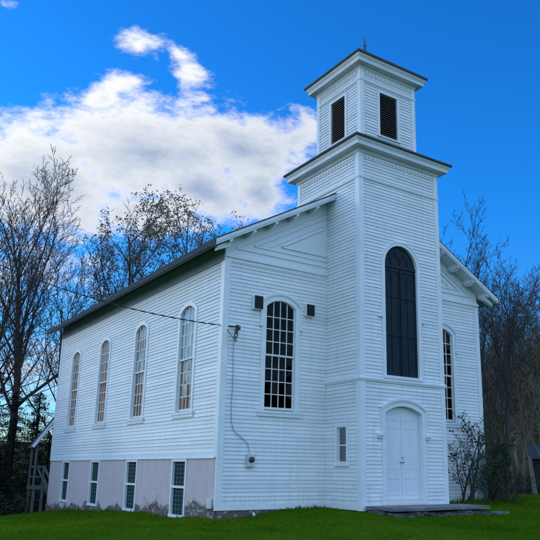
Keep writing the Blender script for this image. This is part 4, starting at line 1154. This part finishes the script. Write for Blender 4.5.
for (a, b, rx, ry, an, wgt) in BL_:
    mp = t.node('ShaderNodeMapping'); mp.vector_type = 'TEXTURE'; t.link(pw, mp.inputs[0])
    mp.inputs['Location'].default_value = (a,b,0); mp.inputs['Rotation'].default_value = (0,0,an); mp.inputs['Scale'].default_value = (rx,ry,1)
    ln = t.node('ShaderNodeVectorMath', operation='LENGTH'); t.link(mp.outputs[0], ln.inputs[0])
    f = t.math('MULTIPLY', t.math('SUBTRACT', 1, ln.outputs['Value']), wgt)
    field = f if field is None else t.math('SMOOTH_MAX', field, f, .12)
rotv = t.mapping(st, (1.0,1.9,1), (0,0,R(-50)))
n1 = t.noise(rotv, 20, 14, .68, .2); n2 = t.noise(st, 6, 8, .55)
front = t.mapr(dot(C0), .1, .3)
fd_ = t.math('ADD', field, t.math('ADD', t.math('MULTIPLY', t.math('SUBTRACT', n1, .5), 1.35), t.math('MULTIPLY', t.math('SUBTRACT', n2, .5), .5)))
dens = t.math('MULTIPLY', t.mapr(fd_, .0, .42), front); 
dn = t.node('ShaderNodeMapRange'); dn.interpolation_type = 'SMOOTHSTEP'; t.link(fd_, dn.inputs[0]); dn.inputs[1].default_value = -.03; dn.inputs[2].default_value = .46
dens = t.math('MULTIPLY', dn.outputs[0], front)
# thick parts of the cloud and its base are greyer
core = t.math('ADD', t.math('MULTIPLY', t.math('SUBTRACT', field, .12), 1.5), t.math('MULTIPLY', t.math('SUBTRACT', n1, .5), 1.6))
core = t.math('ADD', core, t.math('ADD', t.math('MULTIPLY', t_, -3.4), t.math('MULTIPLY', s_, 1.6)))
n3 = t.noise(t.mapping(st, (1,1.6,1), (0,0,R(-20))), 11, 6, .5)
core = t.math('ADD', core, t.math('MULTIPLY', t.math('SUBTRACT', n3, .5), .6))
ccol = t.mix(t.mapr(core, .08, 1.65), (.97,.99,1.0,1), (.30,.41,.63,1))
cbg = t.node('ShaderNodeBackground'); t.link(ccol, cbg.inputs[0]); cbg.inputs[1].default_value = 1.0
gn = t.noise(t.mapping(dirn, (1,1,2.2)), 2.6, 8, .58, .3)
back = t.mapr(dot((.57,.82,0)), .35, -.15); lowf = t.mapr(dot((0,0,1)), .0, .06)
d2 = t.math('MULTIPLY', t.math('MULTIPLY', t.mapr(gn, .40, .52), back), lowf)
fill_clouds = t.node('ShaderNodeBackground'); fill_clouds.inputs[0].default_value = (.47,.70,1.0,1); fill_clouds.inputs[1].default_value = 1.9  # unseen bright clouds behind the camera, added to fill the shaded facade
mx0 = t.node('ShaderNodeMixShader'); t.link(d2, mx0.inputs[0]); t.link(bg.outputs[0], mx0.inputs[1]); t.link(fill_clouds.outputs[0], mx0.inputs[2])
mx = t.node('ShaderNodeMixShader'); t.link(dens, mx.inputs[0]); t.link(mx0.outputs[0], mx.inputs[1]); t.link(cbg.outputs[0], mx.inputs[2])
wo = t.node('ShaderNodeOutputWorld'); t.link(mx.outputs[0], wo.inputs[0])

sl = bpy.data.lights.new('sun', 'SUN'); sl.energy = .5; sl.angle = R(8); sl.color = (1,.93,.84)
so = bpy.data.objects.new('sun', sl); col.objects.link(so)
a, e = R(SUN_AZ), R(SUN_EL); sd_ = Vector((math.sin(a)*math.cos(e), math.cos(a)*math.cos(e), math.sin(e)))
so.rotation_euler = sd_.to_track_quat('Z', 'Y').to_euler(); so.location = (-20,30,30)

# ------------------------------------------------------------------ camera
yaw, pit, rol = -.6101, .255, .0104
fw = Vector((-math.sin(yaw)*math.cos(pit), math.cos(yaw)*math.cos(pit), math.sin(pit))); rt = Vector((math.cos(yaw), math.sin(yaw), 0)); up = rt.cross(fw)
r2 = rt*math.cos(rol)+up*math.sin(rol); u2 = -rt*math.sin(rol)+up*math.cos(rol)
cam = bpy.data.cameras.new('camera'); co = bpy.data.objects.new('camera', cam); col.objects.link(co)
mw = Matrix((r2, u2, -fw)).transposed().to_4x4(); mw.translation = Vector((-13.6905,-16.4764,1.0)); co.matrix_world = mw
cam.sensor_width = 36; cam.lens = 695.77/540*36; cam.shift_x = (270-311.08)/540; cam.shift_y = (288.72-270)/540; cam.clip_end = 2000; cam.clip_start = .1
sc.camera = co
sc.render.engine = 'CYCLES'
sc.render.resolution_x = sc.render.resolution_y = 1024
vs = sc.view_settings; vs.view_transform = 'Standard'; vs.look = 'None'; vs.exposure = 0; vs.gamma = 1; vs.use_curve_mapping = False
